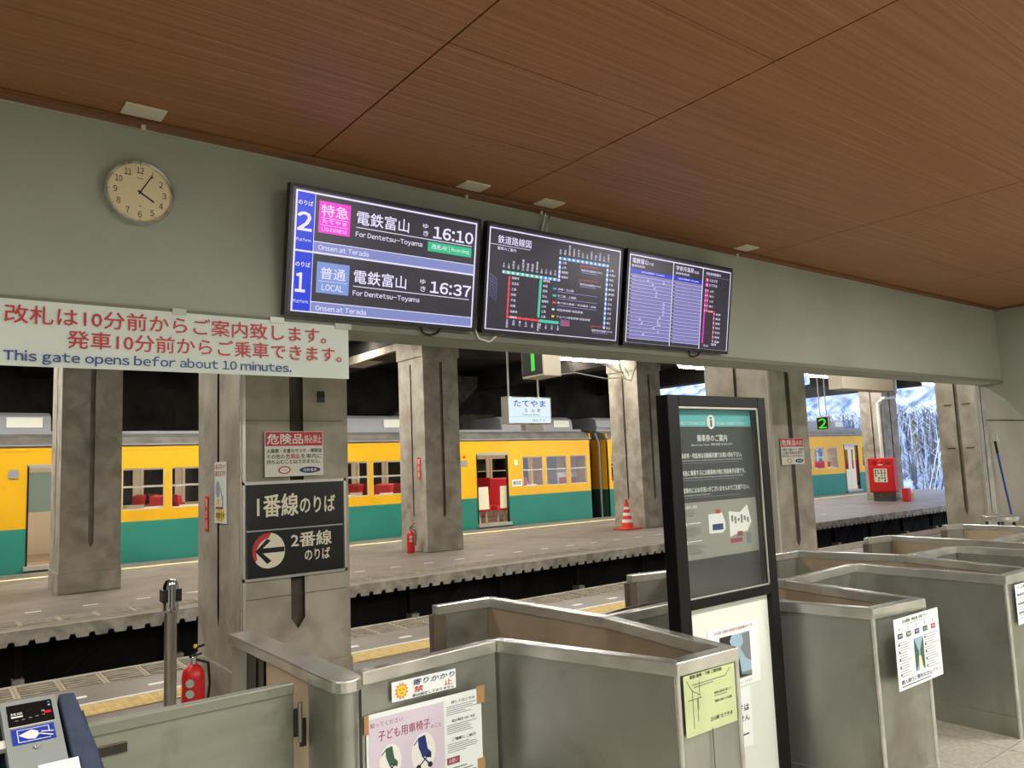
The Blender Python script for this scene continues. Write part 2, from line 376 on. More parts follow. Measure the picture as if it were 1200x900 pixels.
# pavers along the edges, tactile blocks
def paver_mesh(w, d, n=5):
    q = MB(); q.box((-w/2, -d/2, -.002), (w/2, d/2, .004), joint_m)
    for i in range(n):
        a = -d/2+.02+(d-.04)*i/n; q.box((-w/2+.022, a, .004), (w/2-.022, a+(d-.04)/n*.62, .012), paver_m)
    return q.mesh('paver')
pm1 = paver_mesh(.298, .44); pm2 = paver_mesh(.398, .42, 4)
for i in range(34): inst(pm1, 'paver', (-.1+.305*i, 7.36, .001), p1)
for i in range(26): inst(pm2, 'paver', (.4+.405*i, 10.95, .001), p2)
q = MB(); q.box((-12, 7.14, -.001), (-.26, 7.58, .008), paver_m); q.box((10.2, 7.14, -.001), (34, 7.58, .008), paver_m); q.build('far_pavers', p1)
q = MB(); q.box((-.15, -.15, 0), (.15, .15, .006), tact_m)
for i in range(5):
    for j in range(5):
        x, y = -.12+.06*i, -.12+.06*j; k = len(q.v); s = .02
        q.v += [(x-s, y-s, .006), (x+s, y-s, .006), (x+s, y+s, .006), (x-s, y+s, .006), (x, y, .014)]
        for a in ((0, 1, 4), (1, 2, 4), (2, 3, 4), (3, 0, 4)): q.f.append([k+t for t in a]); q.m.append(0)
tm = q.mesh('tactile_tile')
for i in range(38): inst(tm, 'tactile_tile', (.1+.302*i, 6.4, .001), p1)
q = MB(); q.box((11.46, 6.25, 0), (34, 6.55, .008), tact_m); q.box((-12, 6.25, 0), (-.06, 6.55, .008), tact_m); q.build('tactile_strip', p1)
q = MB(); q.box((-12, 6.58, 0), (34, 6.62, .003), white_p); q.build('white_line', p1)
q = MB(); q.box((-12, 15.95, 0), (33, 16.16, .006), cream_line); q.build('tactile_strip', p2)
q = MB()
for i in range(14): q.box((.95+.56*i, 6.8, 0), (1.08+.56*i, 6.86, .003), white_p); 
q.build('floor_mark', p1)
q = MB()
for i in range(30): q.box((.5+.65*i, 11.78, 0), (.68+.65*i, 11.83, .003), white_p)
q.build('floor_mark', p2)
# --- roof over the platforms, far wall
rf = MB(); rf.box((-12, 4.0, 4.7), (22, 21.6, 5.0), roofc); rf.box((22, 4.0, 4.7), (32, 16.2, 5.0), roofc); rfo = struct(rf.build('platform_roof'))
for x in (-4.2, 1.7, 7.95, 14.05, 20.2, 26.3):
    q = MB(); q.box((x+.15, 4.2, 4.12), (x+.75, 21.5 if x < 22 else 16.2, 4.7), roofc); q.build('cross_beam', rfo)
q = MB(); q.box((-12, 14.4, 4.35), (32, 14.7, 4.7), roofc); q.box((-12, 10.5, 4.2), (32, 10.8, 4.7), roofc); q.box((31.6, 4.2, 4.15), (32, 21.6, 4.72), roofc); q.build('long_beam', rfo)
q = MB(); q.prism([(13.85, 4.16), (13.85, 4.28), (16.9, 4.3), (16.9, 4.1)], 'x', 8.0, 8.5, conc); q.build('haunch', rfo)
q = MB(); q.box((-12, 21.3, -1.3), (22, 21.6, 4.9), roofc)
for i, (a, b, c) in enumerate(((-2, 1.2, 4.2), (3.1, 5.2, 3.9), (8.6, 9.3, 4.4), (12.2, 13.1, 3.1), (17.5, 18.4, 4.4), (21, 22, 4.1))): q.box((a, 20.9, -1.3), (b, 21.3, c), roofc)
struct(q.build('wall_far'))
q = MB(); q.prism([(10.2, 2.6), (12.9, 4.5), (14.6, 4.5), (11.6, 2.0)], 'y', 20.3, 20.7, conc_dark); q.box((13.6, 20.5, 1.5), (14.9, 20.9, 3.3), conc_dark); struct(q.build('stair_soffit'))
struct(box_obj('wall_side', (-12.3, 4, -1.3), (-12, 21.6, 4.9), roofc))
# wall closing platform one at the right
wr = MB(); wr.box((13.62, 5.42, -.2), (22, 5.6, 4.7), mat('beige_wall', (176, 164, 142), .8, c2=(164, 152, 132), scale=1.4)); struct(wr.build('wall_beige'))
q = MB(); q.box((13.62, 5.405, 2.04), (22, 5.42, 2.055), conc_dark); struct(q.build('trim_5'))
struct(box_obj('daylight_block', (10.04, 3.8, 3.3), (13.9, 4.0, 5.0), wall_m))  # unseen wall added to close the gap against stray daylight
struct(box_obj('ceiling', (10.24, -3, 3.3), (16, 5.42, 3.5), wall_m)); struct(box_obj('wall_right', (15.8, -3, 0), (16, 5.42, 3.3), wall_m)); struct(box_obj('wall_back', (10.24, -3.2, 0), (16, -3, 3.5), wall_m))  # unseen side bay added to keep open daylight off the beige wall
struct(box_obj('daylight_block', (-12, 4.0, -1.3), (-4, 4.2, 5.0), roofc))  # unseen closure added at the left to stop daylight leaking in
# --- outside ground and hill
snow = mat('snow_ground', (225, 232, 245), .8, c2=(170, 182, 205), scale=.8)
hill_m = mat('hillside', (214, 224, 246), .9, c2=(96, 112, 150), scale=1.1, detail=12, stretch=(1, 1, .35), c3=(88, 90, 78), scale3=.28)
struct(box_obj('outside_ground', (33, -20, -1.6), (120, 90, -1.28), snow))
bm = bmesh.new(); prof = [(42, -1.3), (44, -.6), (46, .8), (48, 2.4), (50, 3.7), (50.4, 3.9), (53, 4.15), (55, 4.6), (60, 8.5), (68, 14), (80, 24), (100, 44)]; rows = []
for i, (x, z) in enumerate(prof):
    row = []
    for j in range(60):
        y = -12+j*1.9; k = 0 if 4 < i < 8 else 1
        row.append(bm.verts.new((x+k*random.uniform(-.5, .5), y, z+k*random.uniform(-.35, .35) if i else z)))
    rows.append(row)
for a, b in zip(rows, rows[1:]):
    for j in range(59): bm.faces.new((a[j], a[j+1], b[j+1], b[j]))
me = bpy.data.meshes.new('hill'); bm.to_mesh(me); bm.free(); me.materials.append(hill_m); me.materials.append(snow)
for p in me.polygons:
    if 50.2 < p.center.x < 54.5: p.material_index = 1
ho = bpy.data.objects.new('hill', me); COL.objects.link(ho); struct(ho)
bark = [mat('bare_bark', (150, 140, 120), .9), mat('frosted_twigs', (214, 224, 240), .9), mat('bark_blue_grey', (96, 104, 124), .9), mat('olive_brush', (128, 122, 74), .9)]
q = MB()
for i in range(1500):
    x = random.uniform(43, 49.5); y = random.uniform(8, 44); z = max(-1.2, (x-44.5)*.82-.3); h = random.uniform(1.5, 4.2); m = bark[random.choice((0, 1, 1, 2, 2, 3))]
    if z > 0: h = min(h, 4.1-z+random.uniform(0, .4))
    if h < .3: continue
    rr = random.uniform(.02, .06); lx, ly = random.uniform(-.3, .3), random.uniform(-.4, .4)
    q.face([(x-rr, y-rr, z), (x+rr, y+rr, z), (x+lx, y+ly, z+h)], m); q.face([(x-rr, y+rr, z), (x+rr, y-rr, z), (x+lx, y+ly, z+h)], m)
    for k in range(6):
        t = random.uniform(.25, .95); bx, by, bz = x+lx*t, y+ly*t, z+h*t; L = random.uniform(.3, 1)*(1.1-t*.6); a = random.uniform(0, 2*PI)
        q.face([(bx, by, bz-.025), (bx, by, bz+.025), (bx+L*math.cos(a), by+L*math.sin(a), bz+L*.9)], m)
tag(q.build('bare_thicket', fix=False), 'frosted bare thicket covering the bank beyond the platform end', 'trees', kind='stuff')

# ================================================================== PILLARS
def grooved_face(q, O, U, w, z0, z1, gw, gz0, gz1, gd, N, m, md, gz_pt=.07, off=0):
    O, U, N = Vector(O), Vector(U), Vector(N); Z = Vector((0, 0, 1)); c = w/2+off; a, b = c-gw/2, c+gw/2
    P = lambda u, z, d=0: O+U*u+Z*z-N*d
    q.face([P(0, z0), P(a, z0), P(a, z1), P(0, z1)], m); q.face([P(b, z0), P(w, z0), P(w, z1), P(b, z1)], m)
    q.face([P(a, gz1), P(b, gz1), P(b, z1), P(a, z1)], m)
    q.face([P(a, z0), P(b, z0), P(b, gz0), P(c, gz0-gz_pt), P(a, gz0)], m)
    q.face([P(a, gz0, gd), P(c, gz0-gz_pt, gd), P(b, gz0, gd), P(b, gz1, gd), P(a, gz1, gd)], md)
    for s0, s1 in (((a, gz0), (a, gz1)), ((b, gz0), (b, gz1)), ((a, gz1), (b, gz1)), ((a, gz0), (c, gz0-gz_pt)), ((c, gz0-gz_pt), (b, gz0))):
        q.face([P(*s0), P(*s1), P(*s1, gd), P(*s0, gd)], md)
def pillar(x0, y0, w, d, ztop, label, gz0=.62, lit_corner=True, gw=.07, zb=0, gw_side=.05, dark=False):
    t = thing('concrete_pillar', (x0+w/2, y0+d/2, zb), label, 'pillar')
    q = MB(); gz1 = min(3.75, ztop-.25)
    F = (((x0, y0, 0), (1, 0, 0), w, (0, -1, 0), gw), ((x0+w, y0, 0), (0, 1, 0), d, (1, 0, 0), gw_side), ((x0+w, y0+d, 0), (-1, 0, 0), w, (0, 1, 0), gw), ((x0, y0+d, 0), (0, -1, 0), d, (-1, 0, 0), gw_side))
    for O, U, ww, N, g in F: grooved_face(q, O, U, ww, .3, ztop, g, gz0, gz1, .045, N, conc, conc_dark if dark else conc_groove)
    q.face([(x0, y0, ztop), (x0+w, y0, ztop), (x0+w, y0+d, ztop), (x0, y0+d, ztop)], conc)
    q.build('shaft', t, fix=True)
    if dark:
        for z in (.78, 1.98, 2.45): q = MB(); q.box((x0+.03, y0-.0015, z), (x0+w-.03, y0, z+.004), conc_dark); q.build('form_joint', t)
    e = .012
    box_obj('plinth', (x0-e, y0-e, zb), (x0+w+e, y0+d+e, .3), conc, t, bevel=.01)
    box_obj('capital', (x0-.03, y0-.03, 3.86), (x0+w+.03, y0+d+.03, ztop), conc, t, bevel=.01)
    if lit_corner:
        q = MB(); q.box((x0-.008, y0-.008, .32), (x0+.028, y0+.028, 3.7), alu); q.build('lit_chamfer', t)  # pale strip added to stand for light caught on the chamfered corner
    return t
PX = [1.7, 7.95, 14.05, 20.2, 25.9]
pl = ['concrete pillar on the far platform at the left edge, left of the sign pillar', 'concrete pillar on the far platform with a fire extinguisher at its foot', 'concrete pillar on the far platform behind the striped traffic cone',
      'concrete pillar on the far platform hidden behind the pillar with the small placard', 'concrete pillar on the far platform behind the red hydrant cabinet']
for x, l in zip(PX, pl): pillar(x, 13.25, .82 if x < 25 else .95, 1.0 if x < 25 else .8, 4.7, l, gz0=.72, lit_corner=False)
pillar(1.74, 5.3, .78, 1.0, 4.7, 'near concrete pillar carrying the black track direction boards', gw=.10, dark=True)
pillar(7.79, 5.3, .75, .9, 4.7, 'near concrete pillar with the small danger placard, behind the information board', gw=.09)
pillar(13.33, 5.3, .3, .62, 4.7, 'near concrete pillar at the right, against the beige wall', gw=.03, gw_side=.06)
# knock-out and stain marks on the near pillar
tag(box_obj('junction_box', (2.286, 5.283, 2.115), (2.338, 5.299, 2.195), blk), 'small black box fixed high on the near sign pillar', 'box')
q = MB()
for z in (1.60, 2.30):
    q.box((13.322, 5.4, z), (13.329, 5.52, z+.02), conc_dark); q.box((13.322, 5.68, z), (13.329, 5.8, z+.02), conc_dark)
an = thing('anchor_strips', (13.32, 5.6, 1.6), 'dark iron anchor strips on the right-hand near pillar', 'bracket'); q.split('anchor_strip', an)

# ================================================================== TRAIN
TY = 17.2; TB = -.28
def side_wall(q, Y, x0, x1, holes, zt=2.31, zd=.8, zb=TB, inner=False):
    X = sorted({x0, x1} | {h[0] for h in holes} | {h[1] for h in holes}); Z = sorted({zb, zd, zt} | {h[2] for h in holes} | {h[3] for h in holes})
    for a, b in zip(X, X[1:]):
        for c, d in zip(Z, Z[1:]):
            mx, mz = (a+b)/2, (c+d)/2
            if any(h[0] < mx < h[1] and h[2] < mz < h[3] for h in holes): continue
            q.face([(a, Y, c), (b, Y, c), (b, Y, d), (a, Y, d)], tint_in if inner else (ty if mz > zd else tg))
def car(x0, x1, doors, wins, label, fardoors, pane_tint=gl_w, acs=(), seats=()):
    t = thing('train_carriage', ((x0+x1)/2, 18.6, TB), label, 'train')
    holes = [(a, b, .11, 1.96) for a, b in doors] + [(a, b, 1.03, 1.86) for a, b in wins]
    q = MB(); side_wall(q, TY, x0, x1, holes); side_wall(q, TY+.05, x0, x1, holes, inner=True)
    fy = TY+2.8; fh = [(a, b, 1.03, 1.86) for a, b in wins + [d for d in doors if d not in fardoors]]
    fw = [(a, b, 1.0, 1.9) for a, b in fardoors]
    side_wall(q, fy, x0, x1, fh+fw); side_wall(q, fy-.05, x0, x1, fh+fw, inner=True)
    for a, b, c, d in holes:     # reveals
        for P in (((a, TY, c), (a, TY+.05, c), (a, TY+.05, d), (a, TY, d)), ((b, TY, c), (b, TY+.05, c), (b, TY+.05, d), (b, TY, d)), ((a, TY, c), (b, TY, c), (b, TY+.05, c), (a, TY+.05, c)), ((a, TY, d), (b, TY, d), (b, TY+.05, d), (a, TY+.05, d))): q.face(P, win_frame)
    for a, b in wins:            # rounded window corners
        for sx_, cx in ((1, a), (-1, b)):
            for sz, cz in ((1, 1.03), (-1, 1.86)):
                R = .06; pts = [(cx, TY-.001, cz)] + [(cx+sx_*R*(1-math.sin(k*PI/8)), TY-.001, cz+sz*R*(1-math.cos(k*PI/8))) for k in range(5)]
                q.face(pts, ty)
    for xx, s in ((x0, 1), (x1, -1)):
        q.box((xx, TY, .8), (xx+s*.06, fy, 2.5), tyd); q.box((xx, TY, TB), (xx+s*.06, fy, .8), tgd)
    q.build('body', t, fix=False)
    q = MB(); q.box((x0+.05, TY+.05, TB), (x1-.05, fy-.05, .11), tfloor); q.build('carriage_floor', t)
    q = MB(); prof = [(TY-.01, 2.31), (TY-.01, 2.36), (TY+.12, 2.5), (TY+.45, 2.6), (TY+1.4, 2.68), (fy-.45, 2.6), (fy-.12, 2.5), (fy, 2.36), (fy, 2.31)]
    q.prism(prof, 'x', x0-.02, x1+.02, troof); q.box((x0, TY-.03, 2.335), (x1, TY, 2.36), acm); q.box((x0, TY+.4, 2.58), (x1, TY+.44, 2.64), acm); q.build('roof', t)
    q = MB(); q.box((x0, TY-.008, 2.24), (x1, TY, 2.255), ty); q.build('rain_strip', t)
    q = MB(); q.box((x0+.3, TY+1.1, 2.24), (x1-.3, TY+1.22, 2.28), tube_in); q.build('carriage_lamp', t)
    for a, b in acs:
        q = MB(); q.prism([(TY+.55, 2.6), (TY+.6, 2.95), (TY+.8, 3.03), (fy-.8, 3.03), (fy-.6, 2.95), (fy-.55, 2.6)], 'x', a, b, acm)
        o = q.build('roof_unit', t, bevel=.03)
        q = MB(); q.box((b-.75, TY+.555, 2.72), (b-.15, TY+.6, 2.92), white_pl); q.build('vent_panel', o)
    for a, b in wins:
        w = .022; q = MB()
        for X0, X1, Z0, Z1 in ((a, b, 1.03, 1.03+w), (a, b, 1.86-w, 1.86), (a, a+w, 1.03, 1.86), (b-w, b, 1.03, 1.86), (a, b, 1.47, 1.5)):
            q.box((X0, TY+.012, Z0), (X1, TY+.035, Z1), win_frame)
        o = q.build('window_frame', t)
        q = MB(); q.face([(a, TY+.024, 1.03), (b, TY+.024, 1.03), (b, TY+.024, 1.86), (a, TY+.024, 1.86)], gl_w); q.build('pane', o)
        q = MB()
        for X0, X1, Z0, Z1 in ((a, b, 1.03, 1.06), (a, b, 1.47, 1.5), (a-.02, a+.05, 1.03, 1.9), (b-.05, b+.02, 1.03, 1.9)): q.box((X0, fy-.09, Z0), (X1, fy-.05, Z1), tint_in)
        q.build('far_window_frame', t)
    for a, b in doors:
        q = MB(); w = .03
        q.box((a, TY-.012, .11), (a+w, TY+.06, 1.96), blk); q.box((b-w, TY-.012, .11), (b, TY+.06, 1.96), blk); q.box((a, TY-.012, 1.92), (b, TY+.06, 1.99), alu)
        q.box((a-.03, TY-.08, .03), (b+.03, TY+.02, .11), alu); q.build('door_frame', t)
    for a, b in fardoors:
        q = MB(); q.box((a-.05, fy-.1, .11), (b+.05, fy-.06, 1.02), tint_in); q.box((a-.05, fy-.1, 1.88), (b+.05, fy-.06, 2.1), tint_in)
        q.box((a-.05, fy-.1, 1.0), (a+.05, fy-.06, 1.9), tint_in); q.box((b-.05, fy-.1, 1.0), (b+.05, fy-.06, 1.9), tint_in); o = q.build('far_door', t)
        q = MB(); q.face([(a, fy-.08, 1.02), (b, fy-.08, 1.02), (b, fy-.08, 1.88), (a, fy-.08, 1.88)], mat('far_door_pane', (150, 176, 172), .3) if 'far_door_pane' not in MATS else MATS['far_door_pane']); q.build('pane', o)
    for sx0, dr in seats:
        for y0, y1 in ((TY+.12, TY+1.0), (fy-1.0, fy-.12)):
            q = MB(); q.box((sx0, y0, .42), (sx0+.42, y1, .55), seat_red)
            bx = sx0 if dr > 0 else sx0+.42; k = -.1*dr
            q.prism([(bx, .5), (bx+.1*dr, .5), (bx+.1*dr+k, 1.26), (bx+k*1.2, 1.3), (bx+k, 1.26)], 'y', y0, y1, seat_red)
            q.box((sx0+.08, y0+.1, .11), (sx0+.14, y0+.16, .42), alu); q.box((sx0+.3, y0+.1, .11), (sx0+.36, y0+.16, .42), alu)
            o = q.build('seat', t, bevel=.015)
            q = MB(); xa, xb = (sx0-.03, sx0+.33) if dr > 0 else (sx0+.09, sx0+.45)
            q.prism([(xa, .48), (xb, .48), (xb-.02*dr, 1.08), (xa-.02*dr, 1.08)], 'y', y0-.035, y0-.005, seat_side); q.build('seat_side', o)
    return t
# the train stands at the far platform
w1 = [(2.55, 3.12), (3.28, 4.08), (4.21, 5.01), (5.14, 5.94), (6.07, 6.87), (6.98, 7.78), (7.91, 8.71), (8.83, 9.63), (9.76, 10.56), (10.66, 11.4), (13.46, 14.2), (14.32, 15.1), (15.23, 15.87)]
c1 = car(-2.3, 16.08, [(1.66, 2.48), (11.89, 12.94)], w1, 'yellow and green train carriage with open doors and red seats', [(1.66, 2.48)],
    acs=((-1.8, 2.1), (5.8, 10.2), (13.2, 15.9)),
    seats=[(3.6, -1), (4.45, 1), (5.4, -1), (6.3, 1), (7.2, -1), (8.1, 1), (8.95, -1), (9.8, 1), (10.7, -1), (12.0, 1), (12.62, -1), (13.7, 1)])
w2 = [(16.89, 17.55), (17.7, 18.5), (18.65, 19.45)] + [(19.6+.93*i, 20.4+.93*i) for i in range(8)] + [(27.1, 27.85), (27.98, 28.75), (28.9, 29.72), (31.6, 32.3), (32.5, 33.3)]
c2 = car(16.72, 34.6, [(30.18, 31.25)], w2, 'second yellow and green train carriage, beyond the dark coupling gap', [], acs=((16.9, 18.6), (22, 25), (27.2, 31.4)),
    seats=[(17.9, 1), (19, -1), (20, 1), (21, -1), (24, 1), (28, 1), (28.8, -1), (32, 1)])
# closed double door of the second carriage
q = MB()
for a, b in ((30.2, 30.7), (30.72, 31.1)):
    for X0, X1, Z0, Z1 in ((a, b, .12, .95), (a, b, 1.75, 1.95), (a, a+.1, .95, 1.75), (b-.1, b, .95, 1.75)): q.box((X0, TY+.06, Z0), (X1, TY+.1, Z1), tint_in)
    q.face([(a+.1, TY+.08, .95), (b-.1, TY+.08, .95), (b-.1, TY+.08, 1.75), (a+.1, TY+.08, 1.75)], gl_w)
q.build('sliding_door', c2)
# coupling: end face hardware
q = MB(); q.tube([(16.66, TY+.25, TB+.1), (16.66, TY+.25, 2.2), (16.66, TY+.4, 2.52)], .03, acm, 8)
for k in range(6): q.box((16.68, TY+.7, .4+.33*k), (16.72, TY+.82, .45+.33*k), conc_edge)
q.build('grab_rail', c2, smooth=True)
q = MB(); q.box((16.08, TY+.8, TB), (16.6, TY+2, 2.2), blk); q.build('gangway', c1)
q = MB(); q.tube([(16.8, TY+.45, 2.72), (19.8, TY+.45, 2.72)], .025, acm, 6); q.tube([(16.8, TY+.45, 2.55), (16.8, TY+.45, 2.72)], .025, acm, 6); q.tube([(18.3, TY+.45, 2.55), (18.3, TY+.45, 2.8)], .025, acm, 6); q.build('roof_rail', c2)
for nm, a, b, m in (('door_button', (1.36, TY-.02, 1.74), (1.52, TY, 1.9), acm), ('door_button', (11.38, TY-.02, 1.66), (11.6, TY, 1.8), acm), ('side_plate', (13.16, TY-.02, 1.62), (13.28, TY, 1.78), seat_side)): box_obj(nm, a, b, m, c1)
q = MB(); q.lathe([(.035, 0), (.03, -.04), (.01, -.05)], (11.5, TY, 1.9), org_red, 10, 'y'); q.build('side_lamp', c1)
p = Print((0, TY-.002, 0), (1, 0, 0), (0, 0, 1), (0, -1, 0)); p.rect(13.06, 1.24, 13.42, 1.05, white_ink, 1); p.text('優先席', 13.1, 1.2, 13.38, 1.09, black_ink, 2, .02); p.build('label_plate', c1)
# curtain and bulkhead in the rear cab windows
q = MB()
for i in range(16): q.box((14.7+.028*i, TY+.5+.012*(i % 2), .95), (14.725+.028*i, TY+.52+.012*(i % 2), 1.9), mat('curtain', (120, 112, 104), .9) if 'curtain' not in MATS else MATS['curtain'])
q.build('curtain', c1)
q = MB(); q.box((15.2, TY+.6, .11), (16.0, TY+.65, 1.45), white_pl); q.box((15.2, TY+.6, 1.45), (16.0, TY+.65, 2.2), ty); q.box((15.3, TY+.45, .5), (15.85, TY+.6, 1.22), seat_red); q.build('cab_bulkhead', c1)
q = MB(); q.box((14.0, TY+.3, .11), (14.06, TY+.36, 2.2), ty); q.build('grab_pole', c1)

# driver standing in the second carriage
def person(x, y, z, label):
    t = thing('person', (x, y, z), label, 'person')
    J = [((0, 0, .92), .14), ((0, 0, 1.12), .13), ((0, 0, 1.36), .16), ((0, 0, 1.5), .06), ((.2, 0, 1.42), .06), ((.25, .05, 1.15), .045), ((.2, -.12, .95), .035), ((-.2, 0, 1.42), .06), ((-.25, .05, 1.15), .045), ((-.2, -.12, .95), .035),
         ((.1, 0, .86), .09), ((.1, 0, .48), .06), ((.1, 0, .08), .045), ((.1, -.14, .04), .04), ((-.1, 0, .86), .09), ((-.1, 0, .48), .06), ((-.1, 0, .08), .045), ((-.1, -.14, .04), .04)]
    E = [(0, 1), (1, 2), (2, 3), (2, 4), (4, 5), (5, 6), (2, 7), (7, 8), (8, 9), (0, 10), (10, 11), (11, 12), (12, 13), (0, 14), (14, 15), (15, 16), (16, 17)]
    def skin(nm, J, E, m):
        me = bpy.data.meshes.new(nm); me.from_pydata([j[0] for j in J], E, []); me.materials.append(m)
        o = bpy.data.objects.new(nm, me); COL.objects.link(o); o.parent = t
        s = o.modifiers.new('skin', 'SKIN'); o.modifiers.new('sub', 'SUBSURF').levels = 1; o.modifiers['sub'].render_levels = 2
        for i, j in enumerate(J): me.skin_vertices[0].data[i].radius = (j[1], j[1]*.75)
        me.skin_vertices[0].data[0].use_root = True; return o
    skin('body', J, E, cloth_dk)
    skin('head', [((0, 0, 1.48), .05), ((0, -.01, 1.58), .085), ((0, -.02, 1.68), .095), ((0, 0, 1.74), .07)], [(0, 1), (1, 2), (2, 3)], skin_m)
    q = MB(); q.lathe([(.02, 1.79), (.09, 1.77), (.108, 1.71), (.1, 1.66)], (0, .02, 0), hair_m, 14); o = q.build('hair', smooth=True); o.parent = t
    q = MB(); q.box((-.04, -.1, 1.66), (-.02, -.095, 1.67), hair_m); q.box((.02, -.1, 1.66), (.04, -.095, 1.67), hair_m); q.box((-.02, -.1, 1.6), (.02, -.096, 1.607), seat_red); q.box((-.008, -.115, 1.62), (.008, -.09, 1.65), skin_m); o = q.build('face'); o.parent = t
person(17.28, 17.75, .11, 'person in dark uniform standing at the end window of the second carriage')

# ================================================================== PLATFORM THINGS
def tube_light(x0, x1, y, z, label, axis='x'):
    t = thing('tube_light', ((x0+x1)/2, y, z), label, 'lamp', 'tube lamps under the platform roof')
    q = MB(); q.box((x0-.03, y-.05, z+.03), (x1+.03, y+.05, z+.09), white_pl); q.box((x0-.02, y-.015, z-.03), (x0, y+.015, z+.03), white_pl); q.box((x1, y-.015, z-.03), (x1+.02, y+.015, z+.03), white_pl)
    q.tube([(x0+.2, y, z+.09), (x0+.2, y, 4.7)], .01, alu, 6); q.tube([(x1-.2, y, z+.09), (x1-.2, y, 4.7)], .01, alu, 6); q.build('housing', t)
    q = MB(); q.tube([(x0, y, z-.012), (x1, y, z-.012)], .02, tube_m, 10); q.build('tube', t, smooth=True)
L2 = 'tube lamp over the far platform, '
for a, b, l in ((-2.6, -1.4, L2+'left of the frame'), (4.4, 5.6, L2+'behind the sign pillar'), (12.0, 13.98, 'long glowing tube lamp ending at the pillar behind the traffic cone'),
                (16.3, 17.5, L2+'right of the pillar with the cone'), (22.5, 23.55, L2+'above the green number two sign'), (30.1, 31.4, L2+'at the far canopy end')): tube_light(a, b, 13.8, 4.1, l)
for a, l in ((-1.6, 'left of the sign pillar'), (4.2, 'between the two near pillars'), (10.2, 'before the right-hand pillar')): tube_light(a, a+1.25, 5.8, 4.0, 'tube lamp over the near platform, '+l)
# loose white cable under the roof by the lamp
q = MB()
q.tube([(8.9, 10.1, 3.5), (9.15, 10.1, 3.2), (9.9, 10.1, 3.12), (10.3, 10.1, 3.15), (10.55, 10.1, 3.1), (10.7, 10.1, 3.4)], .012, white_pl, 6)
q.tube([(9.15, 10.1, 3.2), (9.0, 10.1, 3.45), (8.8, 10.1, 3.6)], .01, white_pl, 6); q.tube([(8.8, 10.1, 3.15), (9.15, 10.1, 3.2)], .012, white_pl, 6)
q.tube([(10.2, 10.1, 3.7), (10.3, 10.1, 3.3), (10.4, 10.1, 3.15), (10.5, 10.1, 3.2), (10.4, 10.1, 3.35)], .01, white_pl, 6)
for k in range(14): q.tube([(9.2+.1*k, 10.1, 3.72), (9.6+.06*k, 10.1, 3.45-.01*k), (10.25+random.uniform(-.1, .1), 10.1, 3.25)], .003, white_pl, 4)
q.tube([(8.8, 10.1, 3.6), (8.8, 10.1, 4.3)], .01, white_pl, 6); q.tube([(10.7, 10.1, 3.4), (10.7, 10.1, 4.7)], .012, white_pl, 6); q.tube([(10.2, 10.1, 3.7), (10.2, 10.1, 4.7)], .01, white_pl, 6)
tag(q.build('hanging_cable', smooth=True), 'tangle of white cable strung under the roof beside the tube lamp', 'cable')
# hanging station name sign
t = thing('station_name_sign', (9.63, 12.1, 2.42), 'lit white hanging sign with the station name in blue, above the far platform', 'sign')
box_obj('case', (9.07, 12.0, 2.42), (10.19, 12.2, 2.96), alu, t, bevel=.008)
p = wallprint(11.998); p.rect(9.1, 2.94, 10.16, 2.44, S_sign, 1); p.text('たてやま', 9.23, 2.89, 10.03, 2.765, S_signb, 2, .035); p.text('立　山', 9.49, 2.727, 9.74, 2.655, S_signk, 2, .02); p.text('駅', 9.82, 2.727, 9.9, 2.655, S_signk, 2, .02)
p.text('Tateyama', 9.42, 2.625, 9.86, 2.575, S_signk, 2, .01); p.rect(9.1, 2.56, 10.16, 2.555, S_grn, 2); p.text('ほんぐう', 9.69, 2.52, 10.0, 2.468, S_signk, 2, .01); p.build('face', t)
q = MB(); q.tube([(9.19, 12.1, 2.95), (9.19, 12.1, 4.7)], .02, white_pl, 6); q.tube([(9.94, 12.1, 2.95), (9.94, 12.1, 4.7)], .02, white_pl, 6); q.split('hanging_rod', t)
q = MB(); q.box((9.52, 12.02, 2.29), (9.97, 12.18, 2.41), white_pl); q.tube([(9.74, 12.1, 2.41), (9.74, 12.1, 2.43)], .02, alu, 6); q.build('lower_plate', t, bevel=.006)
def box_sign(x0, x1, y0, y1, z0, z1, digit, label, zr=4.7, face=True):
    t = thing('hanging_box_sign', ((x0+x1)/2, (y0+y1)/2, z0), label, 'sign')
    box_obj('case', (x0, y0, z0), (x1, y1, z1), beige_box, t, bevel=.008)
    if face:
        p = Print((x0-.001, y1, z0), (0, -1, 0), (0, 0, 1), (-1, 0, 0)); w, h = y1-y0, z1-z0
        p.rect(.012, h-.012, w-.012, .022, sign_blk, 1)
        if digit == '1': p.rect(w*.45, h*.98, w*.62, h*.16, S_n1, 2)
        else: p.text('2', w*.18, h*.86, w*.84, h*.16, S_n1, 2, .05)
        p.build('face', t)
    q = MB()
    for y in (y0+.08, y1-.08): q.tube([((x0+x1)/2, y, z1-.01), ((x0+x1)/2, y, zr)], .018, white_pl, 6)
    q.split('hanging_rod', t); return t
box_sign(5.847, 6.125, 7.0, 7.41, 2.655, 3.12, '1', 'hanging box sign with a green track one numeral, left of the tube lamp')
box_sign(20.36, 20.5, 12.0, 12.36, 2.27, 2.65, '2', 'hanging black box sign with a green numeral two')
t = box_sign(12.42, 14.15, 7.0, 7.26, 2.69, 3.1, '', 'long beige hanging box sign above the near platform, right of the small placard pillar', face=False)
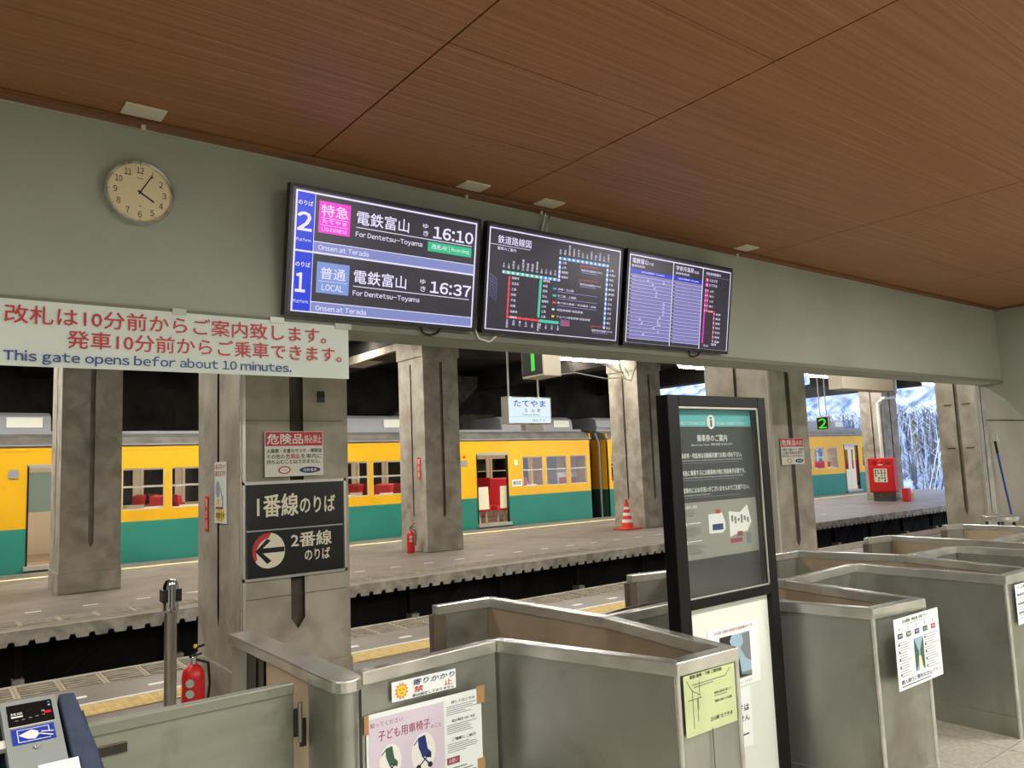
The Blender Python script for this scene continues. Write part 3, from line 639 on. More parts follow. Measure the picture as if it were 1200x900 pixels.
# danger placards
def placard(x0, z0, w, h, y, label):
    t = thing('danger_placard', (x0+w/2, y, z0), label, 'sign'); s = w/.423; box_obj('plate', (x0, y, z0), (x0+w, y+.006, z0+h), white_pl, t)
    p = Print((x0, y-.0005, z0+h), (1, 0, 0), (0, 0, -1), (0, -1, 0)); X = lambda a: (a-1.892)*s; Z = lambda b: (1.905-b)*h/.312
    p.rect(X(1.897), Z(1.901), X(2.31), Z(1.804), red_ink, 1); p.text('危険品', X(1.909), Z(1.888), X(2.165), Z(1.817), white_ink, 2, .03); p.text('持込禁止', X(2.175), Z(1.88), X(2.303), Z(1.822), white_ink, 2, .01)
    p.text('火薬類・多量のマッチ・揮発油', X(1.905), Z(1.785), X(2.302), Z(1.755), black_ink, 2, .02); p.text('その他の', X(1.905), Z(1.748), X(2.03), Z(1.715), black_ink, 2, .02); p.text('危険品', X(2.04), Z(1.748), X(2.14), Z(1.715), red_ink, 2, .03); p.text('を車内に', X(2.15), Z(1.748), X(2.302), Z(1.715), black_ink, 2, .02)
    p.text('持ち込むことはできません。', X(1.904), Z(1.71), X(2.292), Z(1.68), black_ink, 2, .02)
    p.disc(X(2.03), Z(1.638), .045*s, .027, red_ink, 1); p.disc(X(2.03), Z(1.638), .034*s, .019, white_ink, 2); p.text('Stop', X(2.007), Z(1.648), X(2.053), Z(1.628), red_ink, 3)
    p.disc(X(2.215), Z(1.634), .078*s, .022, navy_ink, 1, 28); p.text('地鉄電車', X(2.165), Z(1.645), X(2.265), Z(1.623), white_ink, 2, .01)
    p.build('print', t)
placard(1.892, 1.593, .423, .312, 5.272, 'white danger placard with red heading on the near sign pillar')
placard(7.913, 1.495, .455, .305, 5.272, 'small danger placard on the pillar right of the information board')
# track direction boards
t = thing('direction_board', (2.11, 5.27, .915), 'two black track direction boards with white lettering on the near pillar', 'sign')
q = MB()
for X0, X1, Z0, Z1 in ((1.742, 2.49, 1.545, 1.565), (1.742, 2.49, .905, .925), (1.742, 1.755, .6, 2.35), (2.472, 2.49, .905, 1.565), (1.766, 2.46, 1.232, 1.24)): q.box((X0, 5.275, Z0), (X1, 5.296, Z1), alu)
q.build('rail_frame', t)
box_obj('board', (1.77, 5.262, 1.242), (2.455, 5.275, 1.545), sign_blk, t); box_obj('board', (1.77, 5.262, .925), (2.455, 5.275, 1.232), sign_blk, t)
p = wallprint(5.2615)
p.text('1番線', 1.835, 1.475, 2.12, 1.325, cream_ink, 1, .035); p.text('のりば', 2.135, 1.45, 2.395, 1.335, cream_ink, 1, .03)
p.disc(1.912, 1.1, .112, .118, cream_ink, 1, 32); p.disc(1.912, 1.1, .112, .118, red_ink, 1.5, 16, PI*.45, PI*1.25); p.disc(1.925, 1.085, .098, .1, cream_ink, 2, 32)
p.poly([(1.82, 1.1), (1.9, 1.18), (1.925, 1.165), (1.87, 1.118), (2.02, 1.118), (2.02, 1.085), (1.87, 1.085), (1.93, 1.03), (1.9, 1.012)], sign_blk, 3)
p.text('2番線', 2.069, 1.205, 2.364, 1.105, cream_ink, 1, .035); p.text('のりば', 2.166, 1.085, 2.351, 1.008, cream_ink, 1, .03)
p.build('lettering', t)
# stickers on the side of the near pillar
def side_print(x, y_near, y_far, z0, z1): return Print((x, y_far, z0), (0, -1, 0), (0, 0, 1), (-1, 0, 0))
t = thing('warning_sticker', (1.738, 5.72, 1.28), 'tall white warning notice on the side of the near sign pillar', 'notice'); box_obj('sheet', (1.732, 5.59, 1.28), (1.7385, 5.86, 1.715), paper, t)
p = Print((1.7315, 5.86, 1.28), (0, -1, 0), (0, 0, 1), (-1, 0, 0)); p.text('あぶない!', .03, .42, .24, .385, red_ink, 1, .03); p.text('歩きスマホ', .02, .375, .25, .33, red_ink, 1, .03)
p.disc(.08, .24, .05, .06, sky_ink, 1); p.rect(.06, .17, .11, .13, yellow_ink, 1); p.line((.14, .25), (.2, .13), .012, grey_ink, 1); p.line((.2, .2), (.18, .1), .012, grey_ink, 1)
p.poly([(.135+(.12 if i % 2 else .085)*math.cos(i*PI/12), .055+(.055 if i % 2 else .035)*math.sin(i*PI/12)) for i in range(24)], yellow_ink, 1); p.text('危険です', .04, .075, .23, .035, black_ink, 2, .02); p.rect(.03, .115, .2, .1, red_ink, 1); p.build('print', t)
t = thing('extinguisher_label', (1.738, 6.06, 1.21), 'narrow red label on the side of the near sign pillar', 'label'); box_obj('sheet', (1.733, 6.02, 1.21), (1.7385, 6.11, 1.47), org_red, t)
p = Print((1.7325, 6.11, 1.21), (0, -1, 0), (0, 0, 1), (-1, 0, 0))
for i, c in enumerate('消火器'): p.text(c, .02, .24-.08*i, .07, .18-.08*i, white_ink, 1, .02)
p.build('print', t)
t = thing('extinguisher_label', (7.948, 13.5, 1.2), 'narrow red label on the far pillar above the extinguisher', 'label'); box_obj('sheet', (7.93, 13.42, 1.42), (7.938, 13.54, 1.85), org_red, t)
p = Print((7.929, 13.54, 1.42), (0, -1, 0), (0, 0, 1), (-1, 0, 0))
for i, c in enumerate('消火器'): p.text(c, .02, .4-.13*i, .1, .3-.13*i, white_ink, 1, .02)
p.build('print', t)
# extinguishers
def extinguisher(x, y, s, label, dots=True):
    t = thing('fire_extinguisher', (x, y, 0), label, 'extinguisher')
    q = MB(); q.lathe([(.055*s, 0), (.068*s, .012*s), (.07*s, .05*s), (.07*s, .3*s), (.062*s, .345*s), (.035*s, .375*s), (.022*s, .385*s)], (x, y, .002), red_m, 22); q.build('cylinder', t, smooth=True)
    q = MB(); q.lathe([(.022*s, .385*s), (.024*s, .43*s), (.012*s, .44*s)], (x, y, 0), chrome, 12); q.build('valve', t, smooth=True)
    q = MB(); q.tube([(x, y, .425*s), (x-.03*s, y-.03*s, .44*s), (x+.03*s, y-.08*s, .46*s)], .008*s, blk, 6); q.tube([(x, y, .44*s), (x+.01*s, y-.03*s, .49*s), (x+.045*s, y-.08*s, .51*s)], .008*s, blk, 6); q.build('handle', t, smooth=True)
    q = MB(); q.lathe([(.012*s, .49*s), (.012*s, .51*s)], (x+.005, y-.03*s, 0), yellow_ink, 8); q.build('safety_pin', t)
    q = MB(); q.tube([(x+.02*s, y, .41*s), (x+.09*s, y-.01, .38*s), (x+.1*s, y-.01, .25*s), (x+.085*s, y-.01, .12*s)], .009*s, blk, 6); q.build('hose', t, smooth=True)
    q = MB()
    for k, zz in enumerate((.28, .215)):
        a = -2.1; c = Vector((x+.0705*s*math.cos(a), y+.0705*s*math.sin(a), zz*s)); U = Vector((-math.sin(a), math.cos(a), 0)); n_ = Vector((math.cos(a), math.sin(a), 0))
        q.face([c+n_*.002+U*.026*s*math.cos(j*PI/8)+Vector((0, 0, 1))*.026*s*math.sin(j*PI/8) for j in range(16)], mat('ext_sticker', (170, 200, 178), .5) if 'ext_sticker' not in MATS else MATS['ext_sticker'])
    q.build('label', t, fix=False)
extinguisher(1.49, 5.5, 1.02, 'red fire extinguisher on the near platform beside the sign pillar')
extinguisher(7.72, 13.5, 1.12, 'red fire extinguisher at the foot of a far platform pillar')
# traffic cone
t = thing('traffic_cone', (13.62, 13.42, 0), 'red and white striped traffic cone on the far platform', 'cone')
box_obj('base', (13.35, 13.2, .002), (13.89, 13.64, .035), org_red, t, bevel=.01)
q = MB(); R0, R1, H0 = .15, .035, .66; rad = lambda z: R0+(R1-R0)*(z-.035)/(H0-.035); Z = [.035, .16, .235, .32, .39, .47, .53, .6, .66]
for i in range(8): q.lathe([(rad(Z[i]), Z[i]), (rad(Z[i+1]), Z[i+1])], (13.62, 13.42, 0), white_ink if i in (1, 3, 5) else org_red, 18)
q.lathe([(.03, .66), (.03, .7), (.01, .71)], (13.62, 13.42, 0), org_red, 12); q.build('cone', t, smooth=True)
# red hydrant cabinet
t = thing('hydrant_cabinet', (25.3, 13.15, 0), 'red fire hydrant cabinet standing before a far pillar', 'cabinet')
box_obj('plinth', (25.02, 12.7, 0), (25.2, 13.36, .3), conc_dark, t)
box_obj('case', (25.0, 12.6, .28), (25.22, 13.46, 1.4), red_m, t, bevel=.02)
box_obj('door', (24.98, 12.65, .34), (25.0, 13.41, 1.14), red_m, t, bevel=.01)
for y in (12.8, 13.26): q = MB(); q.lathe([(.07, 0), (.07, -.02), (.05, -.025)], (25.0, y, 1.27), red_dk, 16, 'x'); q.build('bell_grille', t)
q = MB(); q.lathe([(.055, 0), (.045, -.04)], (25.0, 13.03, 1.27), org_red, 12, 'x'); q.build('signal_lamp', t); box_obj('name_plate', (24.97, 12.95, 1.17), (24.98, 13.11, 1.2), white_pl, t)
p = Print((24.975, 13.68, 0), (0, -1, 0), (0, 0, 1), (-1, 0, 0)); p.rect(.42, 1.06, .86, .62, cream_ink, 1)
for i in range(5):
    for j in range(4): p.rect(.45+.1*j, 1.02-.08*i, .45+.1*j+.07*random.uniform(.5, 1), .965-.08*i, random.choice((grey_ink, black_ink, cream_ink, green_ink)), 2)
p.build('instruction_sheet', t)
tag(box_obj('red_box', (25.0, 12.22, 0), (25.2, 12.42, .42), red_m, bevel=.02), 'small red box on the platform right of the hydrant cabinet', 'box')
q = MB(); q.lathe([(.16, 0), (.17, .03), (.17, .2), (.14, .22)], (26.35, 12.85, 0), mat('brass_yellow', (214, 170, 80), .5), 16); tag(q.build('yellow_bucket', smooth=True), 'small yellow bucket on the platform beside the hydrant cabinet', 'bucket')
# pipe on the pillar behind the cabinet
q = MB(); q.tube([(25.79, 13.35, .3), (25.79, 13.35, 3.25), (25.79, 13.2, 3.38), (25.82, 13.13, 3.4), (25.95, 13.13, 3.4), (26.6, 13.15, 3.45), (26.68, 13.15, 3.6), (26.68, 13.15, 4.65)], .055, white_pl, 10)
tag(q.build('drain_pipe', smooth=True), 'white drain pipe bending across the far pillar top by the cabinet', 'pipe')
q = MB(); q.tube([(33.9, 16.0, -1.28), (36.6, 16.0, 3.0)], .02, white_pl, 5); q.tube([(34.4, 16.0, -1.28), (36.9, 16.0, 3.0)], .02, white_pl, 5); q.tube([(36.9, 16.0, -1.28), (36.9, 16.0, 3.1)], .05, alu, 6); tag(q.build('stay_wire'), 'pair of pale stay wires slanting up beyond the platform end', 'wire')
# mop and pipe at the right wall
q = MB(); q.tube([(13.78, 5.36, 0), (13.72, 5.36, 1.85)], .018, beige_box, 8); q.tube([(13.72, 5.36, 1.85), (14.0, 5.36, 1.87)], .01, alu, 6); q.tube([(13.75, 5.36, 1.45), (14.02, 5.36, 1.47)], .008, alu, 6); q.tube([(13.94, 5.3, 1.87), (13.97, 5.3, 1.72), (14.04, 5.3, 1.7)], .006, alu, 5)
tag(q.build('pipe_stand', smooth=True), 'thin beige pipe with hooks against the beige wall at the right', 'pipe')
t = thing('mop', (14.02, 5.22, 0), 'blue-handled mop leaning on the beige wall at the right', 'mop')
q = MB(); q.tube([(14.06, 5.2, .12), (13.99, 5.33, 1.5)], .017, mat('mop_blue', (50, 74, 160), .4), 8); q.build('handle', t, smooth=True)
q = MB(); q.tube([(13.99, 5.33, 1.5), (13.98, 5.345, 1.7)], .02, blk, 8); q.build('grip', t)
q = MB(); q.lathe([(.1, 0), (.09, .06), (.03, .14)], (14.06, 5.2, 0), white_pl, 10); q.build('mop_head', t)
# belt stanchion
t = thing('belt_stanchion', (1.2, 4.9, 0), 'chrome belt stanchion post standing before the near sign pillar', 'post')
q = MB(); q.lathe([(.17, 0), (.17, .012), (.06, .03), (.034, .04)], (1.2, 4.9, 0), chrome, 24); q.build('base', t, smooth=True)
q = MB(); q.lathe([(.034, .03), (.034, .84)], (1.2, 4.9, 0), mat('satin_chrome', (176, 172, 164), .28, .95), 20); q.build('pole', t, smooth=True)
q = MB(); q.lathe([(.034, .84), (.042, .85), (.042, .99), (.03, 1.02), (.01, 1.025)], (1.2, 4.9, 0), chrome, 20); q.build('head', t, smooth=True)
for a in (-.04, .04): box_obj('belt_clip', (1.2+a-.012, 4.86, .9), (1.2+a+.012, 4.94, .97), blk, t)
q = MB(); q.tube([(1.2, 4.855, .87), (1.2, 4.855, 1.0)], .016, chrome, 10); q.build('belt_cassette', t, smooth=True)

# ================================================================== WALL THINGS
# clock
t = thing('wall_clock', (.756, 3.66, 2.884), 'round cream wall clock with chrome rim on the wall left of the screens', 'clock'); cx, cz, R = .756, 2.884, .142
q = MB(); n = 40; prof = [(R-.012, 3.655), (R-.004, 3.645), (R+.002, 3.652), (R+.004, 3.67), (R, 3.7), (R-.02, 3.7)]
for j in range(len(prof)-1):
    for i in range(n):
        a, b = 2*PI*i/n, 2*PI*(i+1)/n; (r0, y0), (r1, y1) = prof[j], prof[j+1]
        q.face([(cx+r0*math.cos(a), y0, cz+r0*math.sin(a)), (cx+r0*math.cos(b), y0, cz+r0*math.sin(b)), (cx+r1*math.cos(b), y1, cz+r1*math.sin(b)), (cx+r1*math.cos(a), y1, cz+r1*math.sin(a))], chrome)
q.build('rim', t, smooth=True)
q = MB(); q.lathe([(R-.01, 3.665), (R-.01, 3.66)], (cx, 0, cz), mat('clock_face', (222, 208, 168), .5), n, 'y'); q.build('dial', t)
p = Print((cx, 3.6595, cz), (1, 0, 0), (0, 0, 1), (0, -1, 0))
for h in range(1, 13):
    a = PI/2-h*PI/6; x, y = .101*math.cos(a), .101*math.sin(a); w = .009 if h < 10 else .016
    p.text(str(h), x-w*(.5 if h == 1 else 1)*.9, y+.014, x+w*(.5 if h == 1 else 1)*.9, y-.014, black_ink, 1, .01)
    p.line((.12*math.cos(a), .12*math.sin(a)), (.127*math.cos(a), .127*math.sin(a)), .002, black_ink, 1)
p.rect(-.014, .066, .014, .063, grey_ink, 1); p.rect(-.006, -.062, .006, -.065, grey_ink, 1); p.build('numerals', t)['kind'] = 'stuff'
p = Print((cx, 3.658, cz), (1, 0, 0), (0, 0, 1), (0, -1, 0)); a = PI/2-PI/6; p.line((-.012*math.cos(a), -.012*math.sin(a)), (.1*math.cos(a), .1*math.sin(a)), .005, black_ink, 2); p.build('minute_hand', t)
a = PI/2-PI/6*4.08; p = Print((cx, 3.6585, cz), (1, 0, 0), (0, 0, 1), (0, -1, 0)); p.line((-.012*math.cos(a), -.012*math.sin(a)), (.068*math.cos(a), .068*math.sin(a)), .008, black_ink, 1); p.disc(0, 0, .006, .006, black_ink, 2); p.build('hour_hand', t)
# vents on the ceiling edge
for x, l in ((.745, 'beige plate on the ceiling edge above the clock'), (2.5, 'beige plate on the ceiling edge above the joint of the first two screens'), (3.07, 'beige plate on the ceiling edge where the white cable enters'), (5.07, 'beige plate on the ceiling edge right of the third screen')):
    t = thing('ceiling_plate', (x, 3.55, CZ-.01), l, 'plate'); box_obj('cover', (x-.085, 3.49, CZ-.008), (x+.085, 3.61, CZ-.0005), beige_box, t, bevel=.004)
    q = MB(); q.lathe([(.007, -.022), (.01, -.012), (.01, 0)], (x+.02, 3.65, CZ-.023), beige_box, 10); q.build('small_hook', t)

# ---- screens (tilted towards the hall)
TV_U = Vector((1, 0, 0)); TV_D = Vector((0, .1, -.641)).normalized(); TV_N = TV_U.cross(TV_D).normalized()
if TV_N.y > 0: TV_N = -TV_N
def tv(x0, w, label):
    t = thing('display_screen', (x0+w/2, 3.62, 2.38), label, 'screen'); H = .649
    O = Vector((x0, 3.54, 3.023))
    def slab(name, u0, v0, u1, v1, d0, d1, m, bevel=.003):
        q = MB(); c = [O+TV_U*a+TV_D*b for a, b in ((u0, v0), (u1, v0), (u1, v1), (u0, v1))]; f1 = [p+TV_N*d0 for p in c]; f2 = [p+TV_N*d1 for p in c]
        q.face(f2, m); q.face(f1, m)
        for i in range(4): q.face([f1[i], f1[(i+1) % 4], f2[(i+1) % 4], f2[i]], m)
        return q.build(name, t, bevel=bevel)
    slab('case', 0, 0, w, H, -.045, -.004, blk)
    b = .016
    slab('bezel', 0, 0, w, b, -.01, 0, blk, 0); slab('bezel', 0, H-b-.006, w, H, -.01, 0, blk, 0); slab('bezel', 0, b, b, H-b, -.01, 0, blk, 0); slab('bezel', w-b, b, w, H-b, -.01, 0, blk, 0)
    q = MB(); q.box((x0+w*.3, 3.66, 2.62), (x0+w*.36, 3.697, 2.95), steel_dark); q.box((x0+w*.64, 3.66, 2.62), (x0+w*.7, 3.697, 2.95), steel_dark); q.split('wall_bracket', t)
    return t, Print(O-TV_N*.003, TV_U, TV_D, TV_N)
t, p = tv(1.406, 1.137, 'departure screen with blue platform numbers, leftmost of three')
p.rect(.014, .014, 1.122, .637, S_dark, .5); p.frame(.031, .028, 1.11, .63, .009, S_wh, 3); p.rect(.034, .321, 1.107, .33, S_wh, 3)
for y0, y1 in ((.034, .321), (.33, .623)): p.rect(.04, y0, .131, y1, S_blue, 1); p.rect(.131, y0, .134, y1, S_wh, 2)
p.rect(.134, .272, 1.102, .321, S_lil, 1); p.rect(.134, .268, 1.102, .272, S_wh, 2); p.rect(.134, .573, 1.102, .622, S_lil, 1); p.rect(.134, .569, 1.102, .573, S_wh, 2)
for dy, num in ((0, '2'), (.304, '1')):
    p.text('のりば', .045, .076+dy, .121, .1+dy, S_wh, 4, .03); p.text('Platform', .042, .262+dy, .118, .279+dy, S_wh, 4, .012)
    p.text('電鉄富山', .36, .08+dy, .667, .15+dy, S_wh, 4, .02); p.text('For Dentetsu-Toyama', .358, .188+dy, .754, .22+dy, S_wh, 4, .025); p.rect(.358, .164+dy, 1.08, .168+dy, S_wh, 3)
    p.text('ゆ', .754, .084+dy, .787, .11+dy, S_wh, 4, .02); p.text('き', .757, .122+dy, .79, .15+dy, S_wh, 4, .02); p.text('Onsen at Terada', .159, .282+dy, .437, .309+dy, S_wh, 4, .025)
p.text('2', .045, .134, .118, .225, S_wh, 4, .05); p.text('1', .05, .436, .098, .528, S_wh, 4, .06)
p.text('16:10', .822, .09, 1.086, .154, S_wh, 4, .06); p.text('16:37', .82, .393, 1.088, .455, S_wh, 4, .06)
p.rect(.154, .063, .325, .222, S_mag, 2); p.text('特急', .166, .078, .312, .138, S_wh, 4, .015); p.text('たてやま', .173, .153, .306, .173, S_wh, 4, .02); p.rect(.165, .146, .315, .148, S_wh, 3); p.rect(.165, .182, .315, .184, S_wh, 3); p.text('LTD.EXPRESS', .172, .194, .308, .212, S_wh, 4, .0)
p.rect(.157, .368, .334, .523, S_box, 2); p.text('普通', .177, .393, .312, .452, S_wh, 4, .015); p.rect(.167, .462, .324, .464, S_wh, 3); p.text('LOCAL', .187, .477, .302, .509, S_wh, 4, .03)
p.rect(.791, .176, 1.08, .229, S_grn, 2); p.text('改札中', .815, .188, .913, .214, S_wh, 4, .02); p.text('Boarding', .945, .19, 1.065, .216, S_wh, 4, 0); p.rect(.93, .185, .932, .22, S_wh, 3)
p.build('screen_image', t)
t, p = tv(2.588, 1.112, 'railway route map screen, middle one of three')
p.rect(.014, .014, 1.098, .637, S_dark, .5); p.frame(.018, .03, 1.09, .63, .008, S_wh, 3)
p.text('鉄道路線図', .081, .07, .33, .118, S_wh, 4, .015); p.rect(.028, .126, .325, .129, S_wh, 3); p.text('電車のご案内', .08, .137, .218, .156, S_wh, 4, .01)
def dots(a, b, n, m, mb, vert=False, lab=True, side=-1):
    p.line(a, b, .018 if mb is not S_red else .011, mb, 1)
    for i in range(n):
        k = i/(n-1); x, y = a[0]+(b[0]-a[0])*k, a[1]+(b[1]-a[1])*k; p.disc(x, y, .009, .009, m, 3, 8)
        nm = random.choice(('電鉄富山', '稲荷町', '寺田', '越中荏原', '上市', '中滑川', '岩峅寺', '千垣', '本宮', '立山', '五百石', '横江', '月岡', '上滝'))
        if vert: p.text(nm, x+.018, y-.008, x+.018+.018*min(3, len(nm)), y+.007, S_wh, 4, .02); 
        else:
            L = len(nm); 
            for j, c in enumerate(nm[:4]):
                yy = (y-.022-.017*(min(L, 4)-j)) if side < 0 else (y+.016+.017*j)
                p.text(c, x-.008, yy, x+.008, yy+.015, S_wh, 4, .01)
dots((.132, .281), (.565, .281), 13, S_wh, S_sky); p.line((.14, .281), (.42, .281), .018, S_teal, 2)
dots((.565, .145), (.977, .142), 12, S_wh, S_sky); dots((.565, .17), (.565, .26), 4, S_wh, S_sky, True); dots((.977, .17), (.974, .548), 13, S_wh, S_sky, True)
dots((.179, .31), (.178, .543), 8, S_red, S_red, True); dots((.178, .543), (.416, .546), 6, S_red, S_red, side=1); dots((.42, .3), (.416, .52), 8, S_teal, S_teal, True); dots((.43, .547), (.575, .547), 4, S_teal, S_teal, side=1)
p.text('立山', .598, .528, .667, .562, S_red, 4, .03); p.rect(.593, .524, .672, .565, S_rowd, 2)
for i, (m, s) in enumerate(((S_sky, '本線・立山線'), (S_teal, '不二越・上滝線'), (S_red, '乗り換え路線・市内電車・JR線'), (S_wh, '特急停車駅 特急停車'), (S_yel, 'アルペン特急停車 特急停車'))):
    y = .332+.043*i; p.rect(.52, y, .55 if i < 3 else .54, y+.012, m, 3); p.text(s, .56, y-.002, .56+.022*len(s), y+.013, S_wh, 4, .01)
    if i < 3: p.rect(.56, y+.02, .9, y+.024, S_row, 2)
for x, y in ((.74, .19), (.735, .28), (.86, .565)):
    p.rect(x, y-.022, x+.16, y-.019, S_red, 2); p.rect(x, y-.022, x+.003, y, S_red, 2); p.text('黒部宇奈月温泉駅のりかえ', x+.005, y, x+.19, y+.014, S_wh, 4, .01); p.rect(x+.01, y+.02, x+.15, y+.024, S_row, 2)
for i in range(4):
    for j, c in enumerate('富山駅前のりかえ'): p.text(c, .037+.015*i, .3+.017*j+.008*i, .047+.015*i, .313+.017*j+.008*i, S_row, 3)
p.build('screen_image', t)
t, p = tv(3.742, 1.124, 'timetable screen with lilac rows, rightmost of three')
p.rect(.014, .014, 1.11, .637, S_dark, .5); p.frame(.022, .033, 1.108, .634, .008, S_wh, 3); p.rect(.458, .036, .466, .63, S_wh, 3); p.rect(.78, .036, .788, .63, S_wh, 3)
p.text('電鉄富山', .049, .055, .202, .09, S_wh, 4, .02); p.text('方面', .21, .07, .257, .089, S_wh, 4); p.text('電車時刻表', .044, .1, .173, .116, S_wh, 4, .01)
p.rect(.03, .132, .458, .155, S_blue, 2); p.text('本日の時刻表 / Timetable', .14, .137, .37, .15, S_wh, 4, .01); p.rect(.466, .132, .78, .155, S_blue, 2); p.text('本日の時刻表 / Timetable', .52, .137, .74, .15, S_wh, 4, .01)
p.text('宇奈月温泉', .49, .055, .68, .088, S_wh, 4, .02); p.text('方面', .685, .07, .735, .089, S_wh, 4); p.text('電車時刻表', .488, .1, .635, .116, S_wh, 4, .01)
pos = {1: (.2, .36), 2: (.25,), 3: (.27,), 4: (.29,), 5: (.29,), 7: (.37,), 8: (.37,), 9: (.37,), 10: (.37,), 11: (.34,), 12: (.14, .32), 13: (.16, .32, .34), 14: (.28,), 15: (.33,), 16: (.18,)}
for i in range(18):
    y = .16+.0246*i
    for a, b in ((.03, .458), (.466, .78)):
        p.rect(a+.022, y, b, y+.019, S_row, 1); p.rect(a+.022, y+.019, b, y+.0215, S_wh, 1.5); p.text(str(5+i), a+.005, y+.004, a+.018, y+.017, S_wh, 4, .02)
    for x in pos.get(i, ()): p.text('%02d' % random.randint(2, 58), x, y+.002, x+.018, y+.017, S_wh, 4, .03)
p.text('特急停車駅案内', .819, .062, .985, .082, S_wh, 4, .02); p.rect(.8, .09, 1.09, .092, S_row, 2)
p.rect(.823, .106, .85, .132, S_red, 2); p.rect(.821, .142, .85, .167, S_mag, 2); p.text('特', .827, .109, .846, .129, S_wh, 4); p.text('急', .827, .145, .846, .164, S_wh, 4); p.text('うなづき', .86, .108, .95, .13, S_wh, 4, .02); p.text('たてやま', .86, .144, .95, .164, S_wh, 4, .02)
p.line((.827, .185), (.82, .584), .014, S_mag, 2); p.line((.849, .187), (.849, .346), .012, S_red, 2); p.line((.843, .346), (.941, .346), .012, S_red, 2); p.line((.935, .346), (.936, .567), .012, S_red, 2)
for i in range(5): p.disc(.849, .195+.037*i, .006, .006, S_wh, 3, 8); p.disc(.826, .195+.037*i, .006, .006, S_wh, 3, 8); p.text(random.choice(('富山', '上市', '滑川')), .868, .19+.037*i, .915, .206+.037*i, S_wh, 4, .02)
for i in range(7): p.disc(.936, .36+.034*i, .006, .006, S_wh, 3, 8); p.text(random.choice(('魚津', '黒部', '宇奈月')), .955, .354+.034*i, 1.01, .37+.034*i, S_wh, 4, .02)
p.text('立山', .83, .592, .885, .607, S_wh, 4, .02); p.text('温泉', .92, .578, .98, .595, S_wh, 4, .02); p.build('screen_image', t)
# cables
q = MB(); q.tube([(3.13, 3.66, 3.19), (3.11, 3.665, 3.11), (3.085, 3.67, 3.0)], .007, white_pl, 8); q.tube([(3.17, 3.66, 3.19), (3.14, 3.665, 3.1), (3.125, 3.67, 3.0)], .007, white_pl, 8); tag(q.build('white_cable', smooth=True), 'pair of white cables running from ceiling to the route map screen', 'cable')
q = MB(); q.tube([(2.565, 3.685, 2.6), (2.565, 3.685, 2.42), (2.59, 3.675, 2.35), (2.66, 3.67, 2.335), (2.71, 3.67, 2.37)], .006, white_pl, 8); tag(q.build('white_cable', smooth=True), 'white cable looping below the joint of the first two screens', 'cable')
for x, l in ((2.25, 'departure screen'), (4.5, 'timetable screen')):
    q = MB(); q.tube([(x-.07, 3.66, 2.4), (x-.04, 3.67, 2.355), (x, 3.67, 2.345), (x+.05, 3.67, 2.36), (x+.08, 3.66, 2.4)], .006, blk, 8); tag(q.build('black_cable', smooth=True), 'black cable loop hanging below the '+l, 'cable')
# ---- banner
t = thing('paper_banner', (.75, 3.68, 2.08), 'handwritten white banner with red and blue lettering hung below the clock wall', 'banner')
q = MB(); N_ = 24
for i in range(N_):
    x0, x1 = -.25+2.015*i/N_, -.25+2.015*(i+1)/N_; b0 = .003*math.sin(x0*5); b1 = .003*math.sin(x1*5)
    q.face([(x0, 3.681+b0, 2.083), (x1, 3.681+b1, 2.083), (x1, 3.681+b1*.3, 2.357), (x0, 3.681+b0*.3, 2.357)], paper2)
o = q.build('sheet', t, fix=False); s = o.modifiers.new('solid', 'SOLIDIFY'); s.thickness = .0015
p = wallprint(3.6765); p.d = .0003
p.text('改札は10分前からご案内致します。', .262, 2.335, 1.64, 2.258, red_ink, 1, .012); p.text('発車10分前からご乗車できます。', .485, 2.242, 1.722, 2.166, red_ink, 1, .012)
p.text('This gate opens befor about 10 minutes.', .262, 2.148, 1.455, 2.092, blue_ink, 1, .02); p.build('lettering', t)
q = MB(); q.box((1.69, 3.676, 2.34), (1.78, 3.679, 2.37), mat('clear_tape', (164, 166, 154), .25)); q.box((.9, 3.676, 2.345), (.96, 3.679, 2.375), MATS['clear_tape']); q.box((1.35, 3.676, 2.345), (1.42, 3.679, 2.375), MATS['clear_tape']); q.split('tape', t)

